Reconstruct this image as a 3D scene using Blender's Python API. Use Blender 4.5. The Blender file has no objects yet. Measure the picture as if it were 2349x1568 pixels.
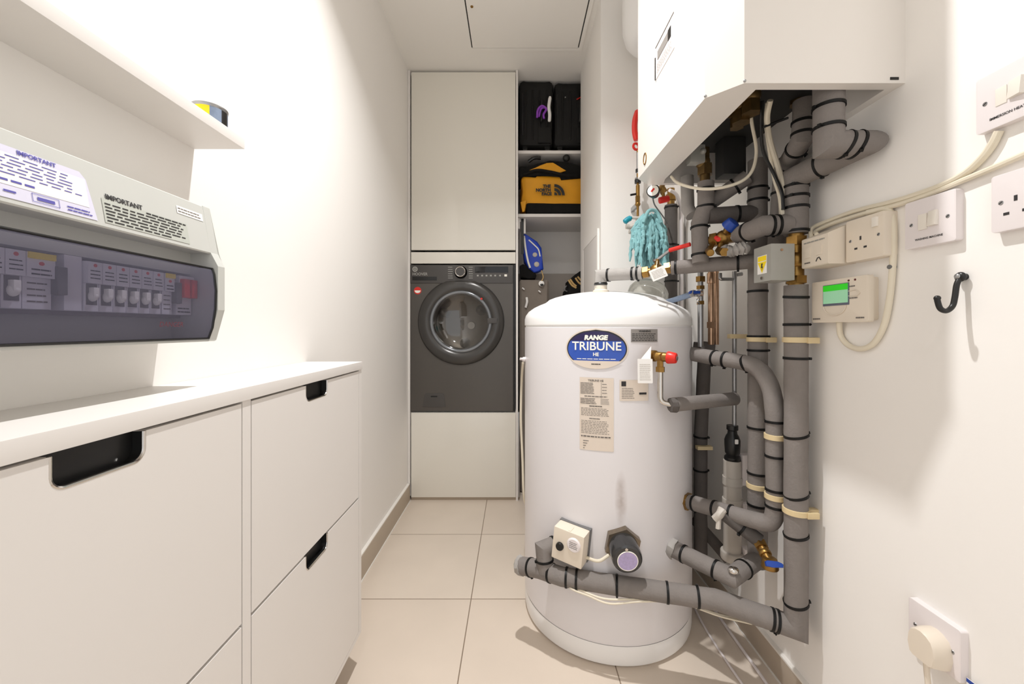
import bpy, bmesh, math, random
from mathutils import Vector as V, Matrix as Mx
random.seed(7)
PI = math.pi
# ------------------------------------------------------------------ camera, light, exposure
SC = bpy.context.scene
COL = SC.collection
F, CX, CY, H = 910.0, 1180.0, 752.0, 0.974            # focal length in px, vanishing point, camera height
CEIL = 2.43
cam = bpy.data.cameras.new('camera'); camo = bpy.data.objects.new('camera', cam); COL.objects.link(camo)
cam.sensor_width = 36; cam.lens = 36 * F / 2349; cam.clip_start = 0.02
cam.shift_x = (1174.5 - CX) / 2349; cam.shift_y = (CY - 784) / 2349
camo.location = (0, 0, H); camo.rotation_euler = (PI / 2, 0, 0)
SC.camera = camo
w = bpy.data.worlds.new('world'); SC.world = w; w.use_nodes = True
w.node_tree.nodes['Background'].inputs[0].default_value = (1.0, 1.0, 1.0, 1)
w.node_tree.nodes['Background'].inputs[1].default_value = 0.50

def downlight(loc, power, size, col=(1, 0.992, 0.985)):
    l = bpy.data.lights.new('downlight', 'AREA'); l.shape = 'DISK'; l.size = size; l.energy = power; l.color = col; l.spread = math.radians(125)
    o = bpy.data.objects.new('downlight', l); COL.objects.link(o); o.location = loc
    return o
downlight((-0.05, 0.88, CEIL - 0.008), 6.9, 0.042)       # recessed ceiling spot above the cabinet
downlight((-0.05, -0.55, CEIL - 0.008), 1.0, 0.042)      # unseen fill lamp, added behind the camera
SC.view_settings.view_transform = 'Standard'; SC.view_settings.look = 'None'
SC.view_settings.gamma = 1; SC.view_settings.use_curve_mapping = False
SC.view_settings.exposure = 1.13
SC.cycles.max_bounces = 10; SC.cycles.diffuse_bounces = 6; SC.cycles.transparent_max_bounces = 10

# ------------------------------------------------------------------ helpers
def P(px, py, Y): return V(((px - CX) * Y / F, Y, H - (py - CY) * Y / F))
def PX(px, py, X):
    Y = X * F / (px - CX); return V((X, Y, H - (py - CY) * Y / F))
def lin(h):
    if isinstance(h, str): h = [int(h[i:i + 2], 16) / 255 for i in (0, 2, 4)]
    return tuple((c / 12.92 if c <= .04045 else ((c + .055) / 1.055) ** 2.4) for c in h) + (1,)

MATS = {}
def mat(name, col, rough=.5, metal=0, var=.04, vscale=8, bump=0, bscale=200, spec=.5, coat=0, emit=0):
    m = bpy.data.materials.new(name); m.use_nodes = True; nt = m.node_tree; b = nt.nodes['Principled BSDF']
    c = lin(col); b.inputs['Roughness'].default_value = rough; b.inputs['Metallic'].default_value = metal
    b.inputs['Specular IOR Level'].default_value = spec; b.inputs['Coat Weight'].default_value = coat
    tc = nt.nodes.new('ShaderNodeTexCoord')
    if var:
        n = nt.nodes.new('ShaderNodeTexNoise'); n.inputs['Scale'].default_value = vscale; n.inputs['Detail'].default_value = 5
        nt.links.new(tc.outputs['Object'], n.inputs['Vector'])
        mx = nt.nodes.new('ShaderNodeMix'); mx.data_type = 'RGBA'
        mx.inputs[6].default_value = tuple(x * (1 - var) for x in c[:3]) + (1,)
        mx.inputs[7].default_value = tuple(min(1, x * (1 + var)) for x in c[:3]) + (1,)
        nt.links.new(n.outputs['Fac'], mx.inputs[0]); nt.links.new(mx.outputs[2], b.inputs['Base Color'])
    else: b.inputs['Base Color'].default_value = c
    if bump:
        n2 = nt.nodes.new('ShaderNodeTexNoise'); n2.inputs['Scale'].default_value = bscale; n2.inputs['Detail'].default_value = 4
        nt.links.new(tc.outputs['Object'], n2.inputs['Vector'])
        bp = nt.nodes.new('ShaderNodeBump'); bp.inputs['Strength'].default_value = bump; bp.inputs['Distance'].default_value = .002
        nt.links.new(n2.outputs['Fac'], bp.inputs['Height']); nt.links.new(bp.outputs['Normal'], b.inputs['Normal'])
    if emit:
        b.inputs['Emission Color'].default_value = c; b.inputs['Emission Strength'].default_value = emit
    MATS[name] = m
    return m

WALL = mat('wall_paint', 'f3f0ec', .75, var=.012, vscale=3, bump=.08, bscale=120, spec=.25)
CEILM = mat('ceiling_paint', 'f3f0eb', .8, var=.012, vscale=3, spec=.2)
LAM = mat('white_laminate', 'e5e1dd', .42, var=.01, vscale=5, spec=.4)
GLOSS = mat('gloss_cream_door', 'e6e2d8', .1, var=.008, vscale=4, spec=.35)
SKIRT = mat('taupe_baseboard', 'bbad9c', .5, var=.04, vscale=12)
CAULK = mat('white_caulk', 'eeeae4', .6, var=0)
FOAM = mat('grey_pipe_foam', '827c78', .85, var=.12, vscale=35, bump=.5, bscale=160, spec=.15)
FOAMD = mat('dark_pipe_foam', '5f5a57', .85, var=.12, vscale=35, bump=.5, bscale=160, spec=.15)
FOAML = mat('pale_pipe_foam', 'a5a19d', .8, var=.1, vscale=35, bump=.4, bscale=160, spec=.2)
BLACK = mat('black_plastic', '131313', .35, var=.1, vscale=20)
MATTEB = mat('black_fabric', '171615', .85, var=.25, vscale=30, bump=.3, spec=.2)
SUITM = mat('black_suitcase_fabric', '171615', .7, var=.25, vscale=25, bump=.4, bscale=350, spec=.3)
CREAM = mat('cream_plastic', 'e3d8c8', .4, var=.015, vscale=10)
WPLAS = mat('white_plastic', 'e7e0e0', .32, var=.01, vscale=10)
SWITCHM = mat('switch_plastic', 'eae4da', .3, var=.01, vscale=10)
CABLE = mat('cream_cable', 'e2d9c5', .45, var=.03, vscale=30)
TIEM = mat('black_nylon', '0b0b0b', .5, var=0, spec=.3)
BRASS_SHADE = mat('shaded_brass', '6e5836', .4, metal=.85, var=.4, vscale=60)  # brass with the shade under the boiler darkened into its colour
TARN = mat('tarnished_nut', '85796a', .35, metal=.8, var=.3, vscale=60)
BRASS = mat('brass', '96743f', .36, metal=.9, var=.35, vscale=60)
COPPER = mat('copper', 'b8967b', .3, metal=.9, var=.3, vscale=40)
STEEL = mat('steel', 'a9a9aa', .3, metal=.9, var=.1, vscale=40)
CHROME = mat('polished_metal', 'cfcbc6', .15, metal=1, var=.03)
GREYPL = mat('pale_grey_plastic', 'bdb6ad', .5, var=.04, vscale=20)
CLIPM = mat('yellowed_plastic', 'd8c49a', .45, var=.1, vscale=40)
RED = mat('red_plastic', 'd92a20', .35, var=.05)
BLUE = mat('blue_plastic', '12409c', .35, var=.08)
TANK = mat('tank_white_enamel', 'e4e1e3', .3, var=.012, vscale=6, spec=.5)
CAP = mat('tank_white_plastic', 'f0efee', .3, var=.01, vscale=5)
GREYM = mat('grey_metal', 'a3a29c', .45, metal=.2, var=.05, vscale=40)
INK = mat('black_ink', '2a2829', .6, var=0)
INKG = mat('grey_ink', '6f6964', .6, var=0)
INKB = mat('blue_ink', '5a56a8', .6, var=0)
WHITEI = mat('white_ink', 'fbf8ee', .5, var=0)
PAPER = mat('white_paper', 'f1efec', .6, var=.02)
PAPERL = mat('lilac_paper', 'dad8ea', .6, var=.02)
LABC = mat('cream_label', 'dfd2c4', .45, var=.02, vscale=10)
LABG = mat('silver_label', '8f8a86', .4, var=.05, vscale=100)
CUM = mat('consumer_unit_plastic', 'c6c7c2', .45, var=.015, vscale=8)
CUL = mat('breaker_plastic', 'eae8ec', .45, var=.02, vscale=30)
CUD = mat('breaker_tray', '8f8c8e', .6, var=.04, vscale=20)
YEL = mat('yellow_plastic', 'ffdf10', .4, var=.03)
DARKG = mat('washer_graphite', '5b5753', .36, metal=.45, var=.03, vscale=6)
DARKP = mat('washer_panel', '4d4a48', .4, metal=.2, var=.03, vscale=6)
DARKR = mat('washer_door_ring', '484644', .25, metal=.3, var=.03, vscale=6)
YELF = mat('yellow_duffel', 'e09c12', .6, var=.12, vscale=14, bump=.3, bscale=40)
BLUEF = mat('blue_bag', '123db4', .5, var=.2, vscale=12, bump=.3, bscale=60)
TEAL = mat('teal_chenille', '8dbdc1', .9, var=.3, vscale=60, bump=.6, bscale=200, spec=.15)
TEALD = mat('teal_plastic', '1d93a8', .4, var=.05)
GREYF = mat('grey_bag_cloth', '7d746b', .85, var=.1, vscale=20, bump=.3)
PALEB = mat('pale_grey_board', 'a29a92', .8, var=.03, vscale=4)
PURPLE = mat('purple_ribbon', '8a3fb4', .6, var=.1, vscale=40)
TAN = mat('tan_strap', 'c6a46b', .6, var=.1, vscale=30)
FLAME = mat('boiler_casing', 'e8e3dd', .32, var=.008, vscale=4)
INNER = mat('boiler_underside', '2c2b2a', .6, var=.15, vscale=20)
OVALB = mat('label_blue', '2f55b4', .3, var=.06, vscale=10)
OVALD = mat('label_navy', '2b2350', .3, var=.1, vscale=10)
LILAC = mat('lilac_sticker', 'b3a6cf', .4, var=.25, vscale=150)
ZINC = mat('rubber_grey', '6b6a6a', .5, var=.05)
HOSE = mat('blue_grey_hose', '7d8ca3', .5, metal=.3, var=.15, vscale=150)
SCREEN = mat('green_screen', '8fc7a0', .3, var=.03, vscale=30, emit=.12)
SCREENT = mat('bright_green_strip', '22b010', .3, var=.2, vscale=40, emit=.25)
GREYB = mat('slate_bezel', '5d6172', .4, var=0)
DISP = mat('black_display', '0c0d12', .08, var=0)

def glassy(name, tint, tr, rough=.05, gl=.12):
    m = bpy.data.materials.new(name); m.use_nodes = True; nt = m.node_tree
    nt.nodes.remove(nt.nodes['Principled BSDF'])
    t = nt.nodes.new('ShaderNodeBsdfTransparent'); t.inputs[0].default_value = tuple(x * tr for x in lin(tint)[:3]) + (1,)
    g = nt.nodes.new('ShaderNodeBsdfGlossy'); g.inputs['Roughness'].default_value = rough
    lw = nt.nodes.new('ShaderNodeLayerWeight'); lw.inputs[0].default_value = .3
    ml = nt.nodes.new('ShaderNodeMath'); ml.operation = 'MULTIPLY_ADD'; ml.inputs[1].default_value = .5; ml.inputs[2].default_value = gl
    mx = nt.nodes.new('ShaderNodeMixShader')
    nt.links.new(lw.outputs['Fresnel'], ml.inputs[0]); nt.links.new(ml.outputs[0], mx.inputs[0])
    nt.links.new(t.outputs[0], mx.inputs[1]); nt.links.new(g.outputs[0], mx.inputs[2])
    nt.links.new(mx.outputs[0], nt.nodes['Material Output'].inputs[0])
    MATS[name] = m
    return m
def smoky(name):                                       # tinted smoked plastic: dyed translucent sheet
    m = bpy.data.materials.new(name); m.use_nodes = True; nt = m.node_tree; b = nt.nodes['Principled BSDF']
    b.inputs['Base Color'].default_value = lin('6d6c80'); b.inputs['Roughness'].default_value = .3
    t = nt.nodes.new('ShaderNodeBsdfTransparent'); t.inputs[0].default_value = (.60, .59, .67, 1)
    mx = nt.nodes.new('ShaderNodeMixShader'); mx.inputs[0].default_value = .32
    nt.links.new(t.outputs[0], mx.inputs[1]); nt.links.new(b.outputs[0], mx.inputs[2])
    nt.links.new(mx.outputs[0], nt.nodes['Material Output'].inputs[0]); return m
SMOKE = smoky('smoked_plastic')
GLASS = glassy('clear_glass', 'f8f8f4', .97, gl=.06)
DGLASS = glassy('door_glass', 'c0beba', .95, gl=.10)

def floor_mat():
    m = bpy.data.materials.new('beige_floor_tiles'); m.use_nodes = True; nt = m.node_tree; b = nt.nodes['Principled BSDF']
    tc = nt.nodes.new('ShaderNodeTexCoord'); mp = nt.nodes.new('ShaderNodeMapping')
    mp.inputs['Location'].default_value = (.1557 + .447 * 10, -1.427 + .447 * 10, 0)
    br = nt.nodes.new('ShaderNodeTexBrick'); br.offset = 0; br.squash = 1
    br.inputs['Scale'].default_value = 1; br.inputs['Brick Width'].default_value = .447; br.inputs['Row Height'].default_value = .447
    br.inputs['Mortar Size'].default_value = .0019; br.inputs['Mortar Smooth'].default_value = .2; br.inputs['Bias'].default_value = 0
    br.inputs['Color1'].default_value = lin('dfd2c3'); br.inputs['Color2'].default_value = lin('dccebf'); br.inputs['Mortar'].default_value = lin('8d7c6c')
    n = nt.nodes.new('ShaderNodeTexNoise'); n.inputs['Scale'].default_value = 5; n.inputs['Detail'].default_value = 8
    mx = nt.nodes.new('ShaderNodeMix'); mx.data_type = 'RGBA'; mx.blend_type = 'MULTIPLY'; mx.inputs[0].default_value = .12
    nt.links.new(tc.outputs['Object'], mp.inputs[0]); nt.links.new(mp.outputs[0], br.inputs['Vector']); nt.links.new(tc.outputs['Object'], n.inputs['Vector'])
    nt.links.new(br.outputs['Color'], mx.inputs[6]); nt.links.new(n.outputs['Fac'], mx.inputs[7]); nt.links.new(mx.outputs[2], b.inputs['Base Color'])
    b.inputs['Roughness'].default_value = .38; b.inputs['Specular IOR Level'].default_value = .4
    bp = nt.nodes.new('ShaderNodeBump'); bp.inputs['Strength'].default_value = .4; bp.inputs['Distance'].default_value = .001; bp.invert = True
    nt.links.new(br.outputs['Fac'], bp.inputs['Height']); nt.links.new(bp.outputs['Normal'], b.inputs['Normal'])
    return m
FLOOR = floor_mat()

def tank_mat():                                        # enamel with a rust run of its own above the heater
    m = TANK; nt = m.node_tree; b = nt.nodes['Principled BSDF']
    src = b.inputs['Base Color'].links[0].from_socket
    tc = nt.nodes.new('ShaderNodeTexCoord'); mp = nt.nodes.new('ShaderNodeMapping')
    # object space: origin at cylinder foot; stain centred ahead of the heater flange
    mp.inputs['Location'].default_value = (-.018, 0, -.53); mp.inputs['Scale'].default_value = (1 / .014, 0, 1 / .085)
    vm = nt.nodes.new('ShaderNodeVectorMath'); vm.operation = 'LENGTH'
    mp.vector_type = 'POINT'
    sub = nt.nodes.new('ShaderNodeVectorMath'); sub.operation = 'SUBTRACT'; sub.inputs[1].default_value = (-.018, 0, .485)
    sc = nt.nodes.new('ShaderNodeVectorMath'); sc.operation = 'MULTIPLY'; sc.inputs[1].default_value = (1 / .019, 0, 1 / .085)
    n = nt.nodes.new('ShaderNodeTexNoise'); n.inputs['Scale'].default_value = 40
    r = nt.nodes.new('ShaderNodeMapRange'); r.inputs[1].default_value = 1.0; r.inputs[2].default_value = .0; r.inputs[3].default_value = 0; r.inputs[4].default_value = 1.1
    g = nt.nodes.new('ShaderNodeSeparateXYZ'); lt = nt.nodes.new('ShaderNodeMath'); lt.operation = 'LESS_THAN'; lt.inputs[1].default_value = 0
    mul = nt.nodes.new('ShaderNodeMath'); mul.operation = 'MULTIPLY'; mul2 = nt.nodes.new('ShaderNodeMath'); mul2.operation = 'MULTIPLY'
    mx = nt.nodes.new('ShaderNodeMix'); mx.data_type = 'RGBA'; mx.inputs[7].default_value = lin('846a5a')
    L = nt.links.new
    L(tc.outputs['Object'], sub.inputs[0]); L(sub.outputs[0], sc.inputs[0]); L(sc.outputs[0], vm.inputs[0]); L(vm.outputs['Value'], r.inputs[0])
    L(tc.outputs['Object'], n.inputs['Vector']); L(tc.outputs['Object'], g.inputs[0]); L(g.outputs['Y'], lt.inputs[0])
    L(r.outputs[0], mul.inputs[0]); L(lt.outputs[0], mul.inputs[1]); L(mul.outputs[0], mul2.inputs[0]); L(n.outputs['Fac'], mul2.inputs[1])
    L(mul2.outputs[0], mx.inputs[0]); L(src, mx.inputs[6]); L(mx.outputs[2], b.inputs['Base Color'])
    nt.nodes.remove(mp)
tank_mat()

def rrect(wd, ht, r, n=4):
    out = []
    for cx, cy, a0 in ((wd / 2 - r, ht / 2 - r, 0), (-wd / 2 + r, ht / 2 - r, 90), (-wd / 2 + r, -ht / 2 + r, 180), (wd / 2 - r, -ht / 2 + r, 270)):
        for i in range(n + 1):
            a = math.radians(a0 + 90 * i / n); out.append((cx + r * math.cos(a), cy + r * math.sin(a)))
    return out
def circ(r, n=32, ry=None): return [(r * math.cos(2 * PI * i / n), (ry or r) * math.sin(2 * PI * i / n)) for i in range(n)]
def frame(o, n, up=(0, 0, 1)):
    """columns u, v, n with origin o; v is the up direction made square to n"""
    n = V(n).normalized(); up = V(up); u = up.cross(n)
    if u.length < 1e-4: u = V((0, 1, 0)).cross(n)
    u.normalize(); v = n.cross(u)
    return Mx(((u.x, v.x, n.x, o[0]), (u.y, v.y, n.y, o[1]), (u.z, v.z, n.z, o[2]), (0, 0, 0, 1)))
def fillet(pts, R, n=6):
    pts = [V(p) for p in pts]; out = [pts[0]]
    for i in range(1, len(pts) - 1):
        a, b, c = pts[i - 1], pts[i], pts[i + 1]; d1 = (a - b); d2 = (c - b)
        t = min(R, d1.length * .49, d2.length * .49)
        s, e = b + d1.normalized() * t, b + d2.normalized() * t
        for k in range(n + 1):
            q = k / n; out.append(s * (1 - q) ** 2 + b * 2 * q * (1 - q) + e * q * q)
    out.append(pts[-1]); return out
def spline(pts, n=6):
    pts = [V(p) for p in pts]; ext = [pts[0] * 2 - pts[1]] + pts + [pts[-1] * 2 - pts[-2]]; out = []
    for i in range(1, len(ext) - 2):
        p0, p1, p2, p3 = ext[i - 1:i + 3]
        for k in range(n):
            t = k / n
            out.append(.5 * ((2 * p1) + (p2 - p0) * t + (2 * p0 - 5 * p1 + 4 * p2 - p3) * t * t + (3 * p1 - p0 - 3 * p2 + p3) * t ** 3))
    out.append(pts[-1]); return out

WLOC = {}
class MB:
    def __init__(s): s.bm = bmesh.new()
    def _bev(s, vs, bev, seg=2):
        if bev:
            es = list({e for v in vs for e in v.link_edges})
            bmesh.ops.bevel(s.bm, geom=es, offset=bev, segments=seg, profile=.7, affect='EDGES', clamp_overlap=True)
    def box(s, x0, x1, y0, y1, z0, z1, bev=0, M=None, seg=2):
        vs = [s.bm.verts.new((x, y, z)) for x in (x0, x1) for y in (y0, y1) for z in (z0, z1)]
        for f in ((0, 1, 3, 2), (4, 6, 7, 5), (0, 4, 5, 1), (2, 3, 7, 6), (0, 2, 6, 4), (1, 5, 7, 3)): s.bm.faces.new([vs[i] for i in f])
        if M is not None:
            for v in vs: v.co = M @ v.co
        s._bev(vs, bev, seg); return s
    def prism(s, poly, M, d0, d1, bev=0, seg=2):
        a = [s.bm.verts.new(M @ V((p[0], p[1], d0))) for p in poly]; b = [s.bm.verts.new(M @ V((p[0], p[1], d1))) for p in poly]
        n = len(poly); s.bm.faces.new(a[::-1]); top = s.bm.faces.new(b)
        for i in range(n): s.bm.faces.new([a[i], a[(i + 1) % n], b[(i + 1) % n], b[i]])
        if bev: bmesh.ops.bevel(s.bm, geom=list(top.edges), offset=bev, segments=seg, profile=.7, affect='EDGES', clamp_overlap=True)
        return s
    def ring_prism(s, outer, inner, M, d0, d1):
        n = len(outer); R = [[s.bm.verts.new(M @ V((p[0], p[1], d))) for p in poly] for poly, d in ((outer, d0), (outer, d1), (inner, d1), (inner, d0))]
        for k in range(4):
            a, b = R[k], R[(k + 1) % 4]
            for i in range(n): s.bm.faces.new([a[i], a[(i + 1) % n], b[(i + 1) % n], b[i]])
        return s
    def lathe(s, prof, M=Mx(), n=48, flat=None):
        rows = []
        for r, z in prof:
            if r < 1e-6: rows.append([s.bm.verts.new(M @ V((0, 0, z)))])
            else: rows.append([s.bm.verts.new(M @ V((r * math.cos(2 * PI * i / n), r * math.sin(2 * PI * i / n), z))) for i in range(n)])
        for a, b in zip(rows, rows[1:]):
            if len(a) == 1 and len(b) == 1: continue
            for i in range(n):
                j = (i + 1) % n
                if len(a) == 1: s.bm.faces.new([a[0], b[j], b[i]])
                elif len(b) == 1: s.bm.faces.new([a[i], a[j], b[0]])
                else: s.bm.faces.new([a[i], a[j], b[j], b[i]])
        return s
    def cyl(s, p0, p1, r, r1=None, n=24, bev=0):
        p0, p1 = V(p0), V(p1); M = frame(p0, p1 - p0, (0, 0, 1) if abs((p1 - p0).normalized().z) < .95 else (0, 1, 0)); L = (p1 - p0).length
        r1 = r if r1 is None else r1
        if bev: pr = [(0, 0), (r - bev, 0), (r - bev * .3, bev * .3), (r, bev), (r1, L - bev), (r1 - bev * .3, L - bev * .3), (r1 - bev, L), (0, L)]
        else: pr = [(0, 0), (r, 0), (r1, L), (0, L)]
        return s.lathe(pr, M, n)
    def ball(s, c, r, sc=(1, 1, 1), n=20, M=None):
        T = (Mx.Translation(V(c)) if M is None else M) @ Mx.Diagonal((*sc, 1))
        bmesh.ops.create_uvsphere(s.bm, u_segments=n, v_segments=n // 2, radius=r, matrix=T); return s
    def tube(s, pts, r, n=16, cap=True, rad=None):
        pts = [V(p) for p in pts]; q = [pts[0]]
        for p in pts[1:]:
            if (p - q[-1]).length > 1e-5: q.append(p)
        pts = q; N = len(pts); d = [(pts[i + 1] - pts[i]).normalized() for i in range(N - 1)]
        M = frame(pts[0], d[0], (0, 0, 1) if abs(d[0].z) < .9 else (0, 1, 0))
        ring = [M @ V((r * math.cos(2 * PI * i / n), r * math.sin(2 * PI * i / n), 0)) for i in range(n)]
        rows = []
        for k in range(N):
            if k:
                nn = (d[k - 1] + d[k]).normalized() if k < N - 1 else d[-1]
                dd = d[k - 1]; den = dd.dot(nn); den = den if abs(den) > .15 else .15
                ring = [x + dd * ((pts[k] - x).dot(nn) / den) for x in ring]
            rr = ring if rad is None else [pts[k] + (x - pts[k]) * rad[min(k, len(rad) - 1)] for x in ring]
            rows.append([s.bm.verts.new(x) for x in rr])
        for a, b in zip(rows, rows[1:]):
            for i in range(n): s.bm.faces.new([a[i], a[(i + 1) % n], b[(i + 1) % n], b[i]])
        if cap: s.bm.faces.new(rows[0][::-1]); s.bm.faces.new(rows[-1])
        return s
    def torus(s, c, nrm, R, r, n=28, m=8, sx=1):
        M = frame(c, nrm)
        pts = [M @ V((R * sx * math.cos(2 * PI * i / n), R * math.sin(2 * PI * i / n), 0)) for i in range(n)]
        rows = []
        for i in range(n):
            t = (pts[(i + 1) % n] - pts[i - 1]).normalized(); a = V(M.col[2][:3]); b = t.cross(a)
            rows.append([s.bm.verts.new(pts[i] + (a * math.cos(2 * PI * k / m) + b * math.sin(2 * PI * k / m)) * r) for k in range(m)])
        for i in range(n):
            for k in range(m): s.bm.faces.new([rows[i][k], rows[i][(k + 1) % m], rows[(i + 1) % n][(k + 1) % m], rows[(i + 1) % n][k]])
        return s
    def mesh2d(s, vf, fn):
        vs, fs = vf; bv = [s.bm.verts.new(fn(x, y)) for x, y in vs]
        for f in fs:
            try: s.bm.faces.new([bv[i] for i in f])
            except ValueError: pass
        return s
    def rect(s, fn, u0, u1, v0, v1, nu=1):
        vs = [(u0 + (u1 - u0) * i / nu, v) for i in range(nu + 1) for v in (v0, v1)]
        return s.mesh2d((vs, [(2 * i, 2 * i + 2, 2 * i + 3, 2 * i + 1) for i in range(nu)]), fn)
    def jitter(s, amt, scale=20):
        from mathutils import noise
        for v in s.bm.verts: v.co += noise.noise_vector(v.co * scale) * amt
        return s
    def sub(s, cuts=1):
        bmesh.ops.subdivide_edges(s.bm, edges=s.bm.edges[:], cuts=cuts, use_grid_fill=True); return s
    def build(s, name, m, parent=None, smooth=True, flip=True, sharp=.6):
        bm = s.bm
        if flip: bmesh.ops.recalc_face_normals(bm, faces=bm.faces[:])
        if smooth:
            for f in bm.faces: f.smooth = True
            for e in bm.edges:
                if len(e.link_faces) == 2 and e.calc_face_angle(0) > sharp: e.smooth = False
        loc = WLOC.get(parent.name, V()) if parent else V()
        if loc.length: bmesh.ops.translate(bm, verts=bm.verts[:], vec=-loc)
        me = bpy.data.meshes.new(name); bm.to_mesh(me); bm.free(); me.materials.append(m)
        o = bpy.data.objects.new(name, me); COL.objects.link(o)
        if parent: o.parent = parent; WLOC[o.name] = loc
        return o

def tag(o, label, cat, group=None):
    o['label'] = label; o['category'] = cat
    if group: o['group'] = group
    return o
def thing(name, label, cat, loc=(0, 0, 0), group=None):
    o = bpy.data.objects.new(name, None); COL.objects.link(o); o.location = loc; o.empty_display_size = .05
    WLOC[o.name] = V(loc); return tag(o, label, cat, group)
def struct(name, mb, m, label=None, **k):
    o = mb.build(name, m, **k); o['kind'] = 'structure'
    if label: o['label'] = label
    return o
def lab(o, t): o['label'] = t; return o

def text2d(txt, size, align='CENTER', bold=0, sx=1):
    cu = bpy.data.curves.new('t', 'FONT'); cu.body = txt; cu.size = size; cu.align_x = align; cu.align_y = 'CENTER'; cu.offset = bold; cu.resolution_u = 3
    ob = bpy.data.objects.new('t', cu); COL.objects.link(ob); bpy.context.view_layer.update()
    dg = bpy.context.evaluated_depsgraph_get(); me = bpy.data.meshes.new_from_object(ob.evaluated_get(dg))
    r = ([(v.co.x * sx, v.co.y) for v in me.vertices], [tuple(p.vertices) for p in me.polygons])
    bpy.data.objects.remove(ob); bpy.data.curves.remove(cu); bpy.data.meshes.remove(me); return r
def plane_fn(o, u, v, n=None, off=0):
    o, u, v = V(o), V(u).normalized(), V(v).normalized(); n = u.cross(v) if n is None else V(n); o = o + n * off
    return lambda a, b: o + u * a + v * b
def para(mb, fn, u0, u1, v0, v1, rows, ch=.55, seed=1, wmin=.06, wmax=.16, last=None, nu=1):
    """lines of print too small to read: word-long strokes of ink"""
    rd = random.Random(seed); h = (v1 - v0) / rows
    for k in range(rows):
        vv = v1 - (k + .5) * h; u = u0; e = u0 + (u1 - u0) * ((last or 1) if k == rows - 1 else rd.uniform(.88, 1))
        while u < e - .02 * (u1 - u0):
            wd = min(rd.uniform(wmin, wmax) * (u1 - u0), e - u); mb.rect(fn, u, u + wd, vv - h * ch / 2, vv + h * ch / 2, nu); u += wd + .022 * (u1 - u0)
    return mb

# ------------------------------------------------------------------ setting
XL, XR, YB, Y0 = -.602, .741, 2.66, -1.0
struct('floor', MB().box(XL - .1, XR + .1, Y0, YB + .1, -.05, 0), FLOOR)
struct('ceiling', MB().box(XL - .1, XR + .1, Y0, YB + .1, CEIL, CEIL + .06), CEILM)
struct('wall_left', MB().box(XL - .1, XL, Y0, YB + .1, 0, CEIL), WALL)
struct('wall_right', MB().box(XR, XR + .1, Y0, YB + .1, 0, CEIL), WALL)
struct('wall_back', MB().box(XL, XR, YB, YB + .1, 0, CEIL), WALL)
struct('wall_chase', MB().box(.379, XR, 1.74, 2.27, 0, CEIL), WALL)
struct('baseboard_left', MB().box(XL, -.588, Y0, 2.236, 0, .094, .001), SKIRT)
struct('baseboard_right', MB().box(.729, XR, Y0, 1.74, 0, .074, .001), SKIRT)
struct('trim_1', MB().box(XL, -.589, Y0, 2.236, .094, .099), CAULK)
struct('trim_2', MB().box(-.588, -.5845, Y0, 2.236, 0, .004), CAULK)
struct('trim_3', MB().box(.7285, XR, Y0, 1.74, .074, .079), CAULK)
struct('trim_4', MB().box(.7255, .729, Y0, 1.74, 0, .004), CAULK)

# ceiling hatch
t = thing('ceiling_hatch', 'white square access hatch set flush in the ceiling', 'hatch', (.06, 1.75, CEIL))
hx0, hx1, hy0, hy1 = -.222, .334, 1.45, 2.058
MB().ring_prism([(hx0 - .022, hy0 - .022), (hx1 + .018, hy0 - .022), (hx1 + .018, hy1 + .022), (hx0 - .022, hy1 + .022)],
                [(hx0, hy0), (hx1, hy0), (hx1, hy1), (hx0, hy1)], Mx(), CEIL - .006, CEIL).build('frame', CEILM, t, False)
MB().box(hx0 + .006, hx1 - .006, hy0 + .004, hy1 - .003, CEIL - .006, CEIL - .0012).build('panel', CEILM, t, False)
lab(MB().box(hx0, hx1, hy0, hy1, CEIL - .001, CEIL).build('gap', BLACK, t, False), 'black backing, painted shade for the gap around the hatch panel')  # black sheet paints the shade of the gap round the panel
lab(MB().lathe([(0, -.004), (.006, -.004), (.007, 0), (0, 0)], Mx.Translation((-.192, 1.79, CEIL - .005)), 16).build('lock', BRASS, t), 'small brass lock')

# access panel low on the chase, facing the aisle
t = thing('access_panel', 'white framed access panel on the side of the boxed corner', 'panel', (.379, 1.95, .4))
MB().box(.372, .379, 1.80, 2.14, .4, 1.395, .002).build('panel', LAM, t)
MB().ring_prism([(1.775, .37), (2.165, .37), (2.165, 1.42), (1.775, 1.42)], [(1.80, .40), (2.14, .40), (2.14, 1.395), (1.80, 1.395)],
                frame((.379, 0, 0), (-1, 0, 0)) @ Mx.Scale(-1, 4, (1, 0, 0)), 0, .008).build('frame', WALL, t, False)

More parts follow.
